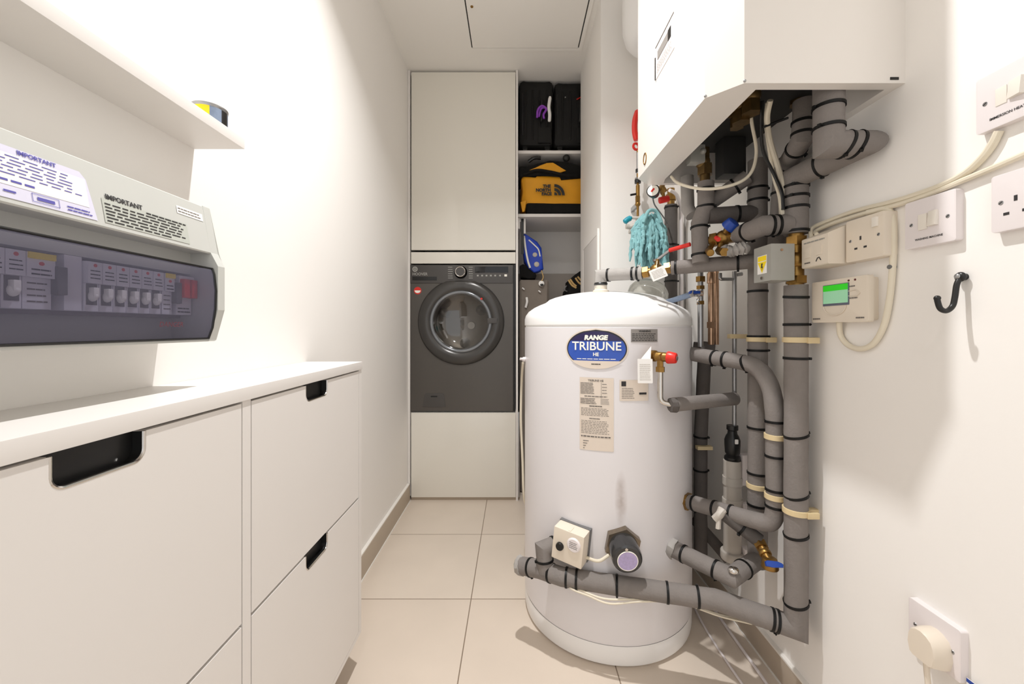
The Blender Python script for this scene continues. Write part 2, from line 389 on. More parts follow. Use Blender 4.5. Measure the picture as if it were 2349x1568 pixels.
# ------------------------------------------------------------------ shoe cabinet along the left wall
def shoe_cabinet():
    X = -.441; t = thing('shoe_cabinet', 'shallow white shoe cabinet with four flip-down doors along the left wall', 'cabinet', (-.52, .66, .1))
    c = MB()
    c.box(XL + .001, X, .182, .199, .10, .855).box(XL + .001, X, .6435, .6635, .10, .855).box(XL + .001, X, 1.1255, 1.143, .10, .855)
    c.box(XL + .001, X, .199, .6435, .10, .112).box(XL + .001, X, .6635, 1.1255, .10, .112).box(XL + .001, XL + .006, .199, 1.12, .112, .855)
    c.build('carcass', LAM, t)
    MB().box(XL + .0005, X + .003, .18, 1.145, .8555, .8775, .0015).build('top_panel', LAM, t)
    for (y0, y1, h0, h1) in ((.2015, .641, .377, .4735), (.666, 1.123, .840, .9365)):
        for (z0, z1) in ((.4965, .8515), (.1135, .4905)):
            r, dp = .014, .034
            poly = [(y0, z0), (y1, z0), (y1, z1), (h1, z1)]
            notch = [(h1, z1)] + [(h1 - r + r * math.cos(a), z1 - dp + r - r * math.sin(a)) for a in [PI / 2 * i / 6 for i in range(7)]] + \
                    [(h0 + r - r * math.sin(a), z1 - dp + r - r * math.cos(a)) for a in [PI / 2 * i / 6 for i in range(7)]] + [(h0, z1)]
            poly += notch[1:] + [(y0, z1)]
            M = Mx(((0, 0, 1, X - .016), (1, 0, 0, 0), (0, 1, 0, 0), (0, 0, 0, 1)))
            d = MB().prism(poly, M, 0, .016).build('door', LAM, t, False)
            g = MB().prism(notch, M, -.004, .002)
            path = [M @ V((p[0], p[1], .0145)) for p in notch]
            lab(g.build('handle', BLACK, d), 'black recessed finger grip')
            ins = [M @ V((p[0], p[1], .008)) for p in notch]
            cup = MB(); a = [cup.bm.verts.new(M @ V((p[0], p[1] - 0, .0158))) for p in notch]
            cen = V(((h0 + h1) / 2, z1 - dp / 2, 0))
            b = [cup.bm.verts.new(M @ V((p[0] * .97 + cen.x * .03, p[1] * .95 + cen.y * .05, .0022))) for p in notch]
            for i in range(len(a) - 1): cup.bm.faces.new([a[i], a[i + 1], b[i + 1], b[i]])
            lab(cup.build('grip_lining', BLACK, d), 'black lining of the grip')
            lab(MB().tube(path, .0021, 8).build('handle_rim', CHROME, d), 'bright metal rim of the grip')
    return t
shoe_cabinet()

# shelf and tin
tag(MB().box(XL, -.507, -.45, .746, 1.310, 1.329, .0008).build('wall_shelf', LAM), 'narrow white wall shelf above the consumer unit', 'shelf')
t = thing('round_tin', 'small round tin with a yellow and blue label on the white shelf', 'tin', (-.548, .714, 1.329))
M = Mx.Translation((-.548, .714, 1.329))
MB().lathe([(0, 0), (.026, 0), (.0275, .002), (.0275, .005), (.0262, .007), (.0262, .034), (.0275, .036), (.0275, .039), (.024, .040), (.023, .037), (0, .037)], M, 40).build('body', STEEL, t)
for c0, c1, nm, mm in ((-.66 * PI, -.30 * PI, 'yellow_band', YEL), (-.30 * PI, -.08 * PI, 'blue_band', HOSE), (-.08 * PI, .1 * PI, 'dark_band', BLACK), (.1 * PI, 1.34 * PI, 'blue_band', HOSE)):
    MB().rect(lambda u, v: V((-.548 + .0267 * math.cos(u), .714 + .0267 * math.sin(u), 1.329 + v)), c0, c1, .0075, .0335, 16).build(nm, mm, t)

# ------------------------------------------------------------------ consumer unit
def consumer_unit():
    t = thing('consumer_unit', 'long grey-white fuse box with smoked flap on the left wall', 'fuse box', (XL, .35, .952))
    ya, yb = -.02, .655
    MXZ = lambda: Mx(((1, 0, 0, 0), (0, 0, 1, 0), (0, 1, 0, 0), (0, 0, 0, 1)))
    up = [(XL, 1.1755), (-.5165, 1.1755), (-.5150, 1.1740), (-.5015, 1.0985), (-.5025, 1.0965), (-.540, 1.0965), (XL, 1.0965)]
    MB().prism(up, MXZ(), ya, yb).build('cover', CUM, t, False)
    e = [(XL, .952), (-.506, .952), (-.5035, .954), (-.4895, 1.004), (-.4895, 1.076), (-.5015, 1.0985), (-.5150, 1.1755), (XL, 1.1755)]
    MB().prism(e, MXZ(), yb, yb + .016, .002).build('end_cap', CUM, t, False)
    lo = MB().box(XL, -.505, ya, yb, .952, .957).box(XL, -.566, ya, yb, .957, 1.0965).box(-.566, -.535, ya, yb, 1.062, 1.0965)
    lo.build('body', CUM, t, False)
    MB().box(-.566, -.552, ya, yb, .99, 1.0615).build('tray', CUD, t, False)
    # smoked flap
    pr = [(-.520, 1.0725), (-.4975, 1.0715), (-.4945, 1.062), (-.4915, 1.035), (-.4925, 1.005), (-.497, .975), (-.5035, .957)]
    lid = MB()
    fn = lambda k, y: V((pr[k][0], y, pr[k][1]))
    rows = [[lid.bm.verts.new(fn(k, y)) for k in range(len(pr))] for y in (ya, yb - .002)]
    for k in range(len(pr) - 1): lid.bm.faces.new([rows[0][k], rows[1][k], rows[1][k + 1], rows[0][k + 1]])
    l = lid.build('flap', SMOKE, t); lab(l, 'smoked translucent flap')
    ed = MB().tube([fn(1, ya), fn(1, yb - .002)], .0016, 8).tube([fn(k, yb - .002) for k in range(1, 7)], .0018, 8).tube([fn(6, ya), fn(6, yb - .002)], .0016, 8)
    lab(ed.build('flap_edge', BLACK, l), 'dark edge of the flap')
    lf = plane_fn((-.4918, 0, 0), (0, 1, 0), (.02, 0, 1), off=0)
    a = MB().mesh2d(text2d('DANGER', .010), lambda u, v: V((-.4965 + (v) * .14, .575 + u, .979 + v)))
    lab(a.build('flap_lettering', RED, l), 'faint red lettering on the flap')
    # breakers
    def mcb(y, wd, kind):
        b = MB().box(-.552, -.527, y + .0004, y + wd - .0004, 1.030, 1.057, .0008).box(-.552, -.532, y + .0004, y + wd - .0004, .995, 1.030, .0006)
        o = b.build('circuit_breaker', CUL, t)
        f = lambda x: plane_fn((x, y + wd / 2, 0), (0, 1, 0), (0, 0, 1), (1, 0, 0))
        if kind == 'mcb':
            lab(MB().prism(circ(.0022, 12), frame((-.527, y + wd / 2, 1.0525), (1, 0, 0)), 0, .0003).build('red_logo', RED, o), 'red dot')
            para(MB(), f(-.5267), -.006, .006, 1.034, 1.048, 3, .3, int(y * 1e4), .3, .8).build('print', INK, o)
            MB().ball((-.531, y + wd / 2, 1.014), .0062, (1.1, .8, 1.1), 14).box(-.533, -.525, y + .0055, y + wd - .0055, 1.013, 1.025, .0015).build('toggle', WHITEI, o)
            MB().box(-.5323, -.5315, y + .0025, y + wd - .0025, 1.003, 1.0295).build('toggle_slot', ZINC, o)
        elif kind == 'rcd':
            lab(MB().box(-.528, -.525, y + .001, y + wd - .001, 1.0572 - .007, 1.0572, .0005).build('test_button', YEL, o), 'yellow band')
            lab(MB().prism(circ(.0026, 14, .0022), frame((-.527, y + wd / 2, 1.0455), (1, 0, 0)), 0, .0003).build('red_logo', RED, o), 'red oval')
            para(MB(), f(-.5267), -wd * .35, wd * .35, 1.031, 1.041, 2, .35, 5, .2, .5).build('print', INK, o)
            para(MB(), f(-.5317), -wd * .35, wd * .35, 1.0, 1.027, 4, .25, 6, .2, .5).build('small_print', INKG, o)
            lab(MB().box(-.533, -.524, y + wd - .001, y + wd + .010, 1.012, 1.045, .002).build('lever', BLACK if wd > .03 else ZINC, o), 'dark lever')
        else:
            for k in range(2):
                lab(MB().box(-.531, -.520, y + .002 + k * wd / 2, y - .002 + (k + 1) * wd / 2, 1.022, 1.052, .002).build('switch_lever', RED, o), 'red switch lever')
            para(MB(), f(-.5317), -wd * .4, wd * .4, .997, 1.008, 2, .35, 8, .2, .4).build('print', INK, o)
    for k in range(6): mcb(.490 + k * .0178, .0178, 'mcb')
    mcb(.5985, .0178, 'rcd'); mcb(.6235, .030, 'main'); mcb(.4285, .0275, 'rcd')
    for k in range(3): mcb(.375 + k * .0178, .0178, 'mcb')
    MB().box(-.552, -.5335, .470, .4895, .995, 1.0615, .001).build('blank_plate', CUL, t)
    # labels on the slope
    sl = V((-.5150 + .5015, 0, 1.174 - 1.0985)).normalized(); nn = V((sl.z, 0, -sl.x)); 
    def sfn(off): 
        o = V((-.5015, 0, 1.0985)) + nn * off
        return lambda y, z: o + V((0, 1, 0)) * y + sl * ((z - 1.0985) / sl.z)
    p = MB().mesh2d(([(.30, 1.103), (.478, 1.103), (.472, 1.150), (.466, 1.1575), (.30, 1.1575)], [(0, 1, 2, 3, 4)]), sfn(.0006)).build('notice', PAPERL, t)
    lab(p, 'lilac and white paper notice with blue print')
    MB().rect(sfn(.0009), .30, .4705, 1.1165, 1.1500).build('notice_field', PAPER, p)
    tx = MB().mesh2d(text2d('IMPORTANT', .0062, bold=.0002), lambda u, v: sfn(.0012)(.424 + u, 1.1538 + v))
    para(tx, sfn(.0012), .305, .466, 1.1265, 1.1490, 6, .28, 11, .04, .1)
    para(tx, sfn(.0012), .305, .42, 1.1185, 1.1240, 1, .4, 12, .04, .1); para(tx, sfn(.0012), .446, .472, 1.1055, 1.1125, 2, .4, 13, .15, .3)
    for (a, b, c, d) in ((.4135, .4385, 1.1145, 1.1150), (.4135, .4385, 1.1060, 1.1065), (.4135, .4140, 1.1060, 1.1150), (.4380, .4385, 1.1060, 1.1150), (.418, .434, 1.1085, 1.1120), (.39, .40, 1.109, 1.111)):
        tx.rect(sfn(.0012), a, b, c, d)
    tx.build('notice_print', INKB, p)
    q = MB().rect(sfn(.0006), .4870, .6140, 1.1035, 1.1345).build('warning_label', mat('grey_label', 'bdc0b8', .5, var=.02), t)
    tx = MB().mesh2d(text2d('IMPORTANT', .0088, bold=.0003), lambda u, v: sfn(.0010)(.5165 + u, 1.1370 + v))
    para(tx, sfn(.0010), .546, .612, 1.1300, 1.1338, 1, .5, 3, .08, .2); para(tx, sfn(.0010), .4895, .612, 1.1045, 1.1300, 6, .4, 4, .05, .13, .75)
    tx.build('label_print', INK, q)
    q = MB().rect(sfn(.0006), .6000, .6500, 1.1480, 1.1600).build('maker_label', PAPER, t)
    tx = MB()
    para(tx, sfn(.0010), .602, .646, 1.1495, 1.1585, 2, .3, 9, .08, .16); tx.build('maker_print', INKG, q)
consumer_unit()

# ------------------------------------------------------------------ tall cabinet and washing machine
YF = 2.2376; S = F / YF
def FX(px): return (px - CX) / S
def FZ(py): return H - (py - CY) / S
t = thing('tall_cabinet', 'tall cream built-in cabinet housing the washing machine', 'cabinet', (-.29, YF, 0))
c = MB().box(.0085, .0205, YF - .003, 2.62, 0, CEIL - .003, .001).box(XL + .001, -.5885, YF - .001, YF + .02, .10, CEIL - .003).box(-.601, -.5895, YF + .02, 2.62, .02, CEIL - .003)
c.box(-.5895, .0085, YF + .022, 2.62, .480, .500).box(-.5895, .0085, YF + .022, 2.62, 1.342, 1.36).box(-.5895, .0085, YF + .022, 2.62, 2.41, CEIL - .003)
c.build('carcass', LAM, t)
MB().box(FX(943.5), FX(1182.5), YF, YF + .019, FZ(573), FZ(165.5), .0015).build('upper_door', GLOSS, t)
MB().box(FX(943), FX(1182.5), YF, YF + .019, FZ(604), FZ(578), .0015).build('filler_rail', GLOSS, t)
MB().box(FX(943), FX(1183), YF, YF + .019, FZ(1140), FZ(946.5), .0015).build('lower_door', GLOSS, t)
lab(MB().box(FX(942), FX(1184), YF + .012, YF + .02, 0, FZ(1141.5)).build('plinth', SKIRT, t), 'taupe plinth')
lab(MB().box(.0205, .029, YF + .001, YF + .03, .02, FZ(945), .001).build('edge_rail', STEEL, t), 'metal edge rail')

def washer():
    t = thing('washing_machine', 'graphite grey front-loading washing machine with round door', 'washing machine', (-.29, YF + .3, .5))
    x0, x1, zb, zt = FX(941), FX(1177), .501, FZ(607)
    y = YF + .006
    cx, cz = FX(1057.5), FZ(737.5)
    Mf0 = frame((cx, y, cz), (0, -1, 0)); ang = sorted([2 * PI * i / 96 for i in range(96)] + [math.atan2(b - cz, a - cx) % (2 * PI) for a in (x0, x1) for b in (zb + .004, zt)])
    def edge(a):
        ca, sa = math.cos(a), math.sin(a); k = min(((x1 if ca > 0 else x0) - cx) / ca if abs(ca) > 1e-6 else 9, ((zt if sa > 0 else zb + .004) - cz) / sa if abs(sa) > 1e-6 else 9); return (ca * k, sa * k)
    ou = [edge(a) for a in ang]; bd = MB().ring_prism(ou, [(.156 * math.cos(a), .156 * math.sin(a)) for a in ang], Mf0, -.012, 0)
    bd.ring_prism([(x0, zb + .004), (x1, zb + .004), (x1, zt), (x0, zt)], [(x0 + .008, zb + .012), (x1 - .008, zb + .012), (x1 - .008, zt - .008), (x0 + .008, zt - .008)], Mx(((1, 0, 0, 0), (0, 0, 1, 0), (0, 1, 0, 0), (0, 0, 0, 1))), y + .012, 2.60)
    bd.build('body', DARKG, t)
    zp = FZ(649)
    MB().box(x0 + .001, x1 - .001, y - .006, y + .02, zp, zt - .001, .003).build('control_panel', DARKP, t)
    cx, cz = FX(1057.5), FZ(737.5)
    Md = frame((cx, y, cz), (0, -1, 0))
    R = .2395; flat = (FZ(644) - cz)
    def outl(r, n=72): return [(r * math.cos(2 * PI * i / n), min(r * math.sin(2 * PI * i / n), flat if r > .2 else 9)) for i in range(n)]
    d = MB()
    rows = []
    for r, dd in ((.243, .0), (.243, .004), (.238, .012), (.225, .020), (.20, .024), (.185, .022), (.172, .012), (.160, .004), (.152, -.01)):
        rows.append([d.bm.verts.new(Md @ V((p[0], p[1], dd))) for p in outl(r)])
    for a, b in zip(rows, rows[1:]):
        for i in range(72): d.bm.faces.new([a[i], a[(i + 1) % 72], b[(i + 1) % 72], b[i]])
    door = d.build('door', DARKR, t)
    sh = MB()
    a = [sh.bm.verts.new(Md @ V((p[0], p[1], .0012))) for p in outl(.2395)]; b = [sh.bm.verts.new(Md @ V((p[0] * 1.022, p[1] * 1.022 if p[1] < flat - .001 else p[1] + .005, .0012))) for p in outl(.2395)]
    for i in range(72): sh.bm.faces.new([a[i], a[(i + 1) % 72], b[(i + 1) % 72], b[i]])
    lab(sh.build('door_gap', BLACK, t), 'black gap around the door')
    MB().torus(Md @ V((0, 0, .010)), (0, -1, 0), .166, .010, 64, 12).build('glass_rim', mat('smoked_rim', '83868a', .18, metal=.5, var=.05), door)
    g = MB().lathe([(.160, .006), (.150, .002), (.135, -.012), (.10, -.03), (0, -.036)], Md, 56); g.build('glass', DGLASS, door)
    dr = MB().lathe([(.156, -.004), (.150, -.03), (.175, -.05), (.175, -.20), (.14, -.225), (0, -.23)], Md, 48)
    MB.build(dr, 'drum', mat('drum_steel', '8d867e', .35, metal=.7, var=.1, vscale=10), t)
    for k in range(3):
        a = .6 + k * 2 * PI / 3
        MB().ball(Md @ V((.125 * math.cos(a), .125 * math.sin(a), -.11)), .03, (1, 3, 1)).build('drum_paddle', STEEL, t)
    MB().lathe([(0, -.20), (.022, -.20), (.026, -.222), (0, -.222)], Md @ Mx.Translation((.035, -.02, 0)), 24).build('drum_hub', CHROME, t)
    lab(MB().prism(circ(.006, 16), Md @ Mx.Translation((.117, .128, 0)), .022, .0255).build('red_mark', RED, door), 'small red dot')
    lab(MB().box(cx + .15, cx + .205, y - .027, y - .018, cz - .01, cz + .02, .004).build('door_catch', DARKP, door), 'door grip')
    fp = lambda o=0: plane_fn((0, y - .0064 - o, 0), (1, 0, 0), (0, 0, 1), (0, -1, 0))
    dx = FX(1057)
    kn = MB().lathe([(0, .026), (.024, .026), (.029, .022), (.031, 0), (.036, 0), (.036, -.002), (0, -.002)], frame((dx, y - .006, FZ(624)), (0, -1, 0)), 40).build('program_knob', DARKP, t)
    lab(MB().torus((dx, y - .0325, FZ(624)), (0, -1, 0), .0265, .003, 32, 8).build('knob_ring', CHROME, kn), 'bright ring on the knob')
    para(MB(), fp(), dx - .072, dx - .045, FZ(640), FZ(610), 6, .25, 21, .4, .9).build('dial_marks', GREYM, t)
    para(MB(), fp(), dx + .045, dx + .068, FZ(640), FZ(610), 6, .25, 22, .4, .9).build('dial_marks', GREYM, t)
    ds = MB().box(FX(1089), FX(1166), y - .0075, y - .004, FZ(625), FZ(611), .001).build('display', DISP, t); lab(ds, 'black glossy display')
    tx = MB()
    for k, px in enumerate((1096, 1106, 1116, 1126, 1136, 1147)): tx.rect(fp(), FX(px - 2), FX(px + 2), FZ(633.5), FZ(630))
    tx.build('button_marks', GREYM, t)
    lab(MB().rect(fp(.0012), FX(1157), FX(1163), FZ(634), FZ(629)).build('start_button', WHITEI, t), 'white start button')
    tx = MB().mesh2d(text2d('HOOVER', .022, 'LEFT', .0004, .95), lambda u, v: fp()(FX(946) + u, FZ(628.5) + v))
    tx.mesh2d(([(p[0], p[1]) for p in circ(.015, 24)], [tuple(range(24))]), lambda u, v: fp()(FX(952) + u, FZ(617) + v))
    lab(tx.build('maker_lettering', GREYM, t), 'pale lettering and round mark')
    MB().torus((FX(952), y - .0068, FZ(617)), (0, -1, 0), .007, .0015, 16, 6).build('maker_mark', DARKP, t)
    lab(MB().box(FX(946), FX(1002), y - .0072, y - .004, FZ(643), FZ(634), .001).build('drawer_grip', BLACK, t), 'dark detergent drawer grip')
    st = MB().mesh2d(([(p[0], p[1]) for p in circ(.021, 28)], [tuple(range(28))]), lambda u, v: V((FX(957.5) + u, y - .0006, FZ(666) + v))).build('round_sticker', RED, t)
    lab(st, 'red and white round sticker')
    MB().mesh2d(([(.017 * math.cos(PI + PI * i / 14), .015 * math.sin(PI + PI * i / 14) + .001) for i in range(15)], [tuple(range(15))]), lambda u, v: V((FX(957.5) + u, y - .001, FZ(666) + v))).build('sticker_field', WHITEI, st)
    MB().prism([(-.065, -.035), (.065, -.035), (.055, .035), (.045, .042), (-.045, .042), (-.055, .035)], frame((FX(995.5), y, FZ(919)), (0, -1, 0)), 0, .003, .0012).build('filter_flap', DARKP, t)
    lab(MB().box(FX(988), FX(1003), y - .0042, y - .003, FZ(910.5), FZ(907.5)).build('flap_slot', BLACK, t), 'finger slot')
    lab(MB().box(FX(1177.5), FX(1182), y + .004, y + .3, zb, zt + .004).build('side_gap', BLACK, t), 'black strip in the side gap')  # plain black strip between machine and carcass
    MB().box(x0, FX(1180), y + .003, y + .2, zb, zb + .004).build('foot_strip', BLACK, t)
washer()

# ------------------------------------------------------------------ store cupboard beyond
YC = 2.30
for z, n, lb_ in ((1.985, 'upper', 'white shelf under the two black suitcases'), (1.618, 'lower', 'white shelf under the yellow duffel bag')):
    tag(MB().box(.0215, XR - .001, YC, 2.659, z, z + .018, .001).build('storage_shelf', LAM), lb_, 'shelf', 'shelves in the store cupboard')
t = thing('shelf_bracket', 'white shelf bracket with a black strap under the duffel shelf', 'bracket', (.04, YC + .06, 1.5))
MB().box(.0215, .032, YC + .02, 2.6, 1.555, 1.617, .001).box(.055, .066, YC + .03, YC + .05, 1.53, 1.617, .001).box(.0215, .066, YC + .04, YC + .055, 1.60, 1.617).build('batten', LAM, t)
lab(MB().box(.040, .056, YC + .034, YC + .042, 1.41, 1.617, .001).build('strap', BLACK, t), 'black hanging strap')

def suitcase(x0, x1, zt, label, purple):
    y0, y1 = YC + .01, 2.62; z0 = 2.0035; cx = (x0 + x1) / 2
    t = thing('suitcase', label, 'suitcase', (cx, YC + .15, z0), 'black suitcases on the top cupboard shelf')
    MB().box(x0, x1, y0 + .01, y1, z0 + .035, zt, .05, seg=4).jitter(.004, 9).build('shell', SUITM, t)
    for k in range(4):
        xx = x0 + (x1 - x0) * (.2 + .2 * k); MB().tube([(xx, y0 + .012, z0 + .07), (xx, y0 + .007, (z0 + zt) / 2), (xx, y0 + .012, zt - .06)], .006, 8).build('rib', SUITM, t)
    MB().box(cx + .01, cx + .085, y0 + .002, y0 + .014, z0 + .05, z0 + .14, .004).build('front_pocket', SUITM, t)
    for sx in (x0 + .035, x1 - .035):
        for yy in (y0 + .04, y1 - .04):
            MB().cyl((sx - .012, yy, z0 + .018), (sx + .012, yy, z0 + .018), .018, bev=.003).build('wheel', BLACK, t)
            MB().box(sx - .015, sx + .015, yy - .015, yy + .015, z0 + .02, z0 + .05, .003).build('wheel_housing', SUITM, t)
    MB().tube(fillet([(cx + .03, y0 + .012, z0 + .17), (cx + .03, y0 - .006, z0 + .18), (cx + .03, y0 - .006, z0 + .29), (cx + .03, y0 + .012, z0 + .30)], .01), .007, 8).build('carry_handle', BLACK, t)
    MB().tube([(x0 + .02, y0 + .011, z0 + .1), (x0 + .02, y0 + .008, zt - .08)], .003, 6).build('zip', BLACK, t)
    if purple:
        rb = MB().tube(spline([P(1232, 270, YC - .005), P(1234, 252, YC - .012), P(1243, 243, YC - .012), P(1253, 250, YC - .012), P(1247, 262, YC - .005), P(1248, 272, YC - .004)]), .0065, 8)
        rb.tube(spline([P(1236, 268, YC), P(1241, 250, YC - .01), P(1250, 246, YC - .008)]), .006, 8)
        lab(rb.build('ribbon', PURPLE, t), 'purple ribbon tied to the handle')
        lab(MB().tube(spline([P(1262, 222, YC - .004), P(1259, 245, YC - .008), P(1261, 263, YC - .008), P(1260, 279, YC - .004)]), .0095, 10, rad=[.7] + [1] * 17 + [.7]).build('luggage_tag', PAPER, t), 'white wrapped tag')
    else:
        lab(MB().tube([P(1323, 228, YC + .003), P(1334, 222, YC + .003)], .003, 6).build('zip_pull', RED, t), 'red zip pull')
        lab(MB().ball(P(1297, 223, YC + .006), .004).build('rivet', STEEL, t), 'small metal rivet')
    return t
suitcase(.028, .228, 2.424, 'black suitcase with a purple ribbon and white tag on its handle', True)
suitcase(.233, .47, 2.417, 'plain black suitcase with a red zip pull beside the ribboned one', False)

def duffel():
    y = YC + .02
    t = thing('duffel_bag', 'yellow and black duffel bag squeezed on the middle cupboard shelf', 'bag', (.22, YC + .15, 1.637))
    zz = lambda py: H - (py - CY) * y / F
    xx = lambda px: (px - CX) * y / F
    b = MB().box(xx(1195), xx(1345), y, 2.60, 1.672, zz(400), .05, seg=4).sub(1).jitter(.010, 14); b.build('body', YELF, t)
    MB().box(xx(1207), xx(1352), y - .012, 2.58, 1.637, zz(466), .02, seg=3).jitter(.004, 14).build('base', MATTEB, t)
    lab(MB().prism([(xx(1194), zz(466)), (xx(1207), zz(462)), (xx(1203), zz(487)), (xx(1198), zz(488))], frame((0, y - .01, 0), (0, -1, 0)), 0, .012, .003).build('corner_flap', YELF, t), 'yellow corner flap')
    tp = MB().prism([(xx(1190.5), zz(411)), (xx(1200), zz(404)), (xx(1228), zz(407)), (xx(1235), zz(401)), (xx(1285), zz(405)), (xx(1287), zz(413)), (xx(1334), zz(409)), (xx(1345), zz(402)), (xx(1345), zz(385)), (xx(1300), zz(372)), (xx(1260), zz(369)), (xx(1222), zz(380)), (xx(1190.5), zz(384))],
                    frame((0, y + .005, 0), (0, -1, 0)), -.18, .012, .006)
    tp.build('top_flap', MATTEB, t)
    MB().prism([(xx(1214), zz(392)), (xx(1228), zz(387)), (xx(1240), zz(383)), (xx(1252), zz(376)), (xx(1268), zz(375)), (xx(1284), zz(385)), (xx(1298), zz(393)), (xx(1284), zz(398)), (xx(1240), zz(393))],
               frame((0, y - .006, 0), (0, -1, 0)), 0, .009, .004).build('end_panel', YELF, t)
    MB().tube(spline([(xx(1200), y - .012, zz(402)), (xx(1230), y - .016, zz(393)), (xx(1262), y - .018, zz(397)), (xx(1290), y - .016, zz(403)), (xx(1325), y - .01, zz(406))]), .009, 8).build('strap', MATTEB, t)
    MB().ball((xx(1299), y - .004, zz(363)), .022, (1, .8, .9)).build('buckle', BLACK, t)
    MB().tube(spline([(xx(1212), y - .002, zz(371)), (xx(1225), y - .008, zz(364)), (xx(1240), y - .002, zz(363))]), .010, 8).build('side_handle', BLACK, t)
    fb = MB(); f = plane_fn((0, y - .014, 0), (1, 0, 0), (0, 0, 1), (0, -1, 0))
    for s_, px, py in (('THE', 1254, 429), ('NORTH', 1246, 438), ('FACE', 1253.5, 446.5)):
        fb.mesh2d(text2d(s_, .0245, bold=.0016), lambda u, v: f(xx(px) + u, zz(py) + v))
    o = V((xx(1272), 0, zz(449)))
    for r0, r1 in ((.046, .062), (.024, .040), (.0, .018)):
        n = 10; vs = []
        for i in range(n + 1):
            a = PI / 2 * i / n
            for r in (r0, r1): vs.append((xx(1271) + r * math.cos(a) * .98, zz(449.5) + r * math.sin(a) * 1.05 - .0 * i))
        fb.mesh2d((vs, [(2 * i, 2 * i + 1, 2 * i + 3, 2 * i + 2) for i in range(n)]), lambda u, v: f(u, v))
    lab(fb.build('lettering', BLACK, t), 'black lettering and quarter-dome emblem')
duffel()

Yb = 2.40
t = thing('sports_bag', 'blue drawstring bag with white stripes hanging in the cupboard', 'bag', P(1215, 640, Yb))
M2 = frame((0, Yb, 0), (0, -1, 0))
pp = lambda L, Y=Yb: [(P(a, b, Y).x, P(a, b, Y).z) for a, b in L]
MB().prism(pp([(1200, 537), (1207, 540), (1232, 556), (1242, 570), (1243, 590), (1246, 618), (1236, 624), (1224, 626), (1212, 616), (1203, 600), (1199, 570)]), M2, -.05, .03, .018, 3).jitter(.004, 25).build('pouch', BLUEF, t)
MB().tube(spline([P(1202, 541, Yb - .034), P(1206, 572, Yb - .036), P(1211, 598, Yb - .036), P(1216, 614, Yb - .034)]), .006, 8).build('white_stripe', WHITEI, t)
MB().tube(spline([P(1213, 550, Yb - .032), P(1226, 562, Yb - .034), P(1235, 572, Yb - .034), P(1239, 588, Yb - .032)]), .004, 8).build('white_stripe', WHITEI, t)
for a, b, r in ((1227, 584, .014), (1231, 606, .016)): lab(MB().ball(P(a, b, Yb - .032), r, (1, .3, 1)).build('badge', GREYPL, t), 'silver grey badge')
MB().tube([P(1203, 538, Yb), P(1203, 515, 2.36), (.048, YC + .045, 1.60)], .004, 8).build('cord', BLACK, t)
lab(MB().prism(pp([(1192, 610), (1200, 606), (1213, 614), (1226, 622), (1231, 633), (1228, 639), (1212, 640), (1194, 638)]), M2, -.06, .02, .01, 2).build('bottom_pouch', MATTEB, t), 'black lower pouch')
t = thing('cloth_bag', 'grey cloth bag with small pale charms standing behind the white cylinder', 'bag', (.1, 2.45, 0))
MB().box(.028, .205, 2.34, 2.50, 0, 1.262, .03, seg=3).jitter(.004, 12).build('body', GREYF, t)
lab(MB().ball(P(1242, 650, 2.33), .017, (1, .3, 1)).build('charm', PAPER, t), 'round white charm')
lab(MB().ball(P(1243, 653, 2.322), .009, (1.1, .4, .8)).build('charm_spot', BLACK, t), 'dark spot of the charm')
MB().tube(spline([P(1242, 620, 2.33), P(1246, 635, 2.33), P(1242, 645, 2.33)]), .003, 6).build('charm_cord', TAN, t)
lab(MB().tube(spline([P(1208, 682, 2.33), P(1209, 692, 2.325), P(1206, 705, 2.33)]), .007, 8).tube(spline([P(1198, 660, 2.33), P(1203, 664, 2.33)]), .004, 8).tube(spline([P(1235, 666, 2.33), P(1240, 670, 2.33)]), .004, 8).build('white_toggles', PAPER, t), 'white toggles')
tag(MB().box(.022, XR - .002, 2.56, 2.655, 0, 1.325, .004).build('storage_board', PALEB), 'pale grey board leaning on the back wall of the cupboard', 'board')
t = thing('striped_bag', 'black bag with tan stripes standing in the cupboard behind the cylinder', 'bag', (.42, 2.42, 0))
MB().box(.300, .52, 2.33, 2.50, 0, 1.215, .04, seg=3).jitter(.006, 12).build('body', MATTEB, t)
MB().prism(pp([(1302, 645), (1316, 632), (1330, 622), (1345, 618), (1352, 660), (1340, 690), (1302, 690)], 2.35), frame((0, 2.35, 0), (0, -1, 0)), -.10, .02, .012, 2).build('hood', MATTEB, t)
for L in ([(1304, 642), (1312, 654), (1322, 660)], [(1320, 637), (1328, 648), (1338, 654)], [(1308, 640), (1315, 650), (1322, 656)], [(1325, 634), (1332, 642), (1340, 647)]):
    lab(MB().tube(spline([P(a, b, 2.33) for a, b in L]), .0055, 8).build('stripe', TAN, t), 'tan stripe')
MB().tube(spline([P(1300, 655, 2.335), P(1293, 664, 2.33), P(1301, 668, 2.335)]), .003, 6).build('lace', ZINC, t)

# ------------------------------------------------------------------ hot water cylinder
TC = V((.3218, 1.413, 0)); TR = .2844
def hit(px, py, r=TR):
    d = V(((px - CX) / F, 1)); c = V((TC.x, TC.y)); b = d.dot(c); a = d.dot(d); q = b * b - a * (c.dot(c) - r * r)
    tt = (b - math.sqrt(max(q, 0))) / a; return V((d.x * tt, tt, H - (py - CY) * tt / F))
def tang(p): return math.atan2(p.x - TC.x, TC.y - p.y)
def tfn(px, py, off=.0008):
    p = hit(px, py); th = tang(p); r = TR + off
    return lambda u, v: V((TC.x + r * math.sin(th + u / TR), TC.y - r * math.cos(th + u / TR), p.z + v))
def tnorm(px, py):
    p = hit(px, py); th = tang(p); return p, V((math.sin(th), -math.cos(th), 0))

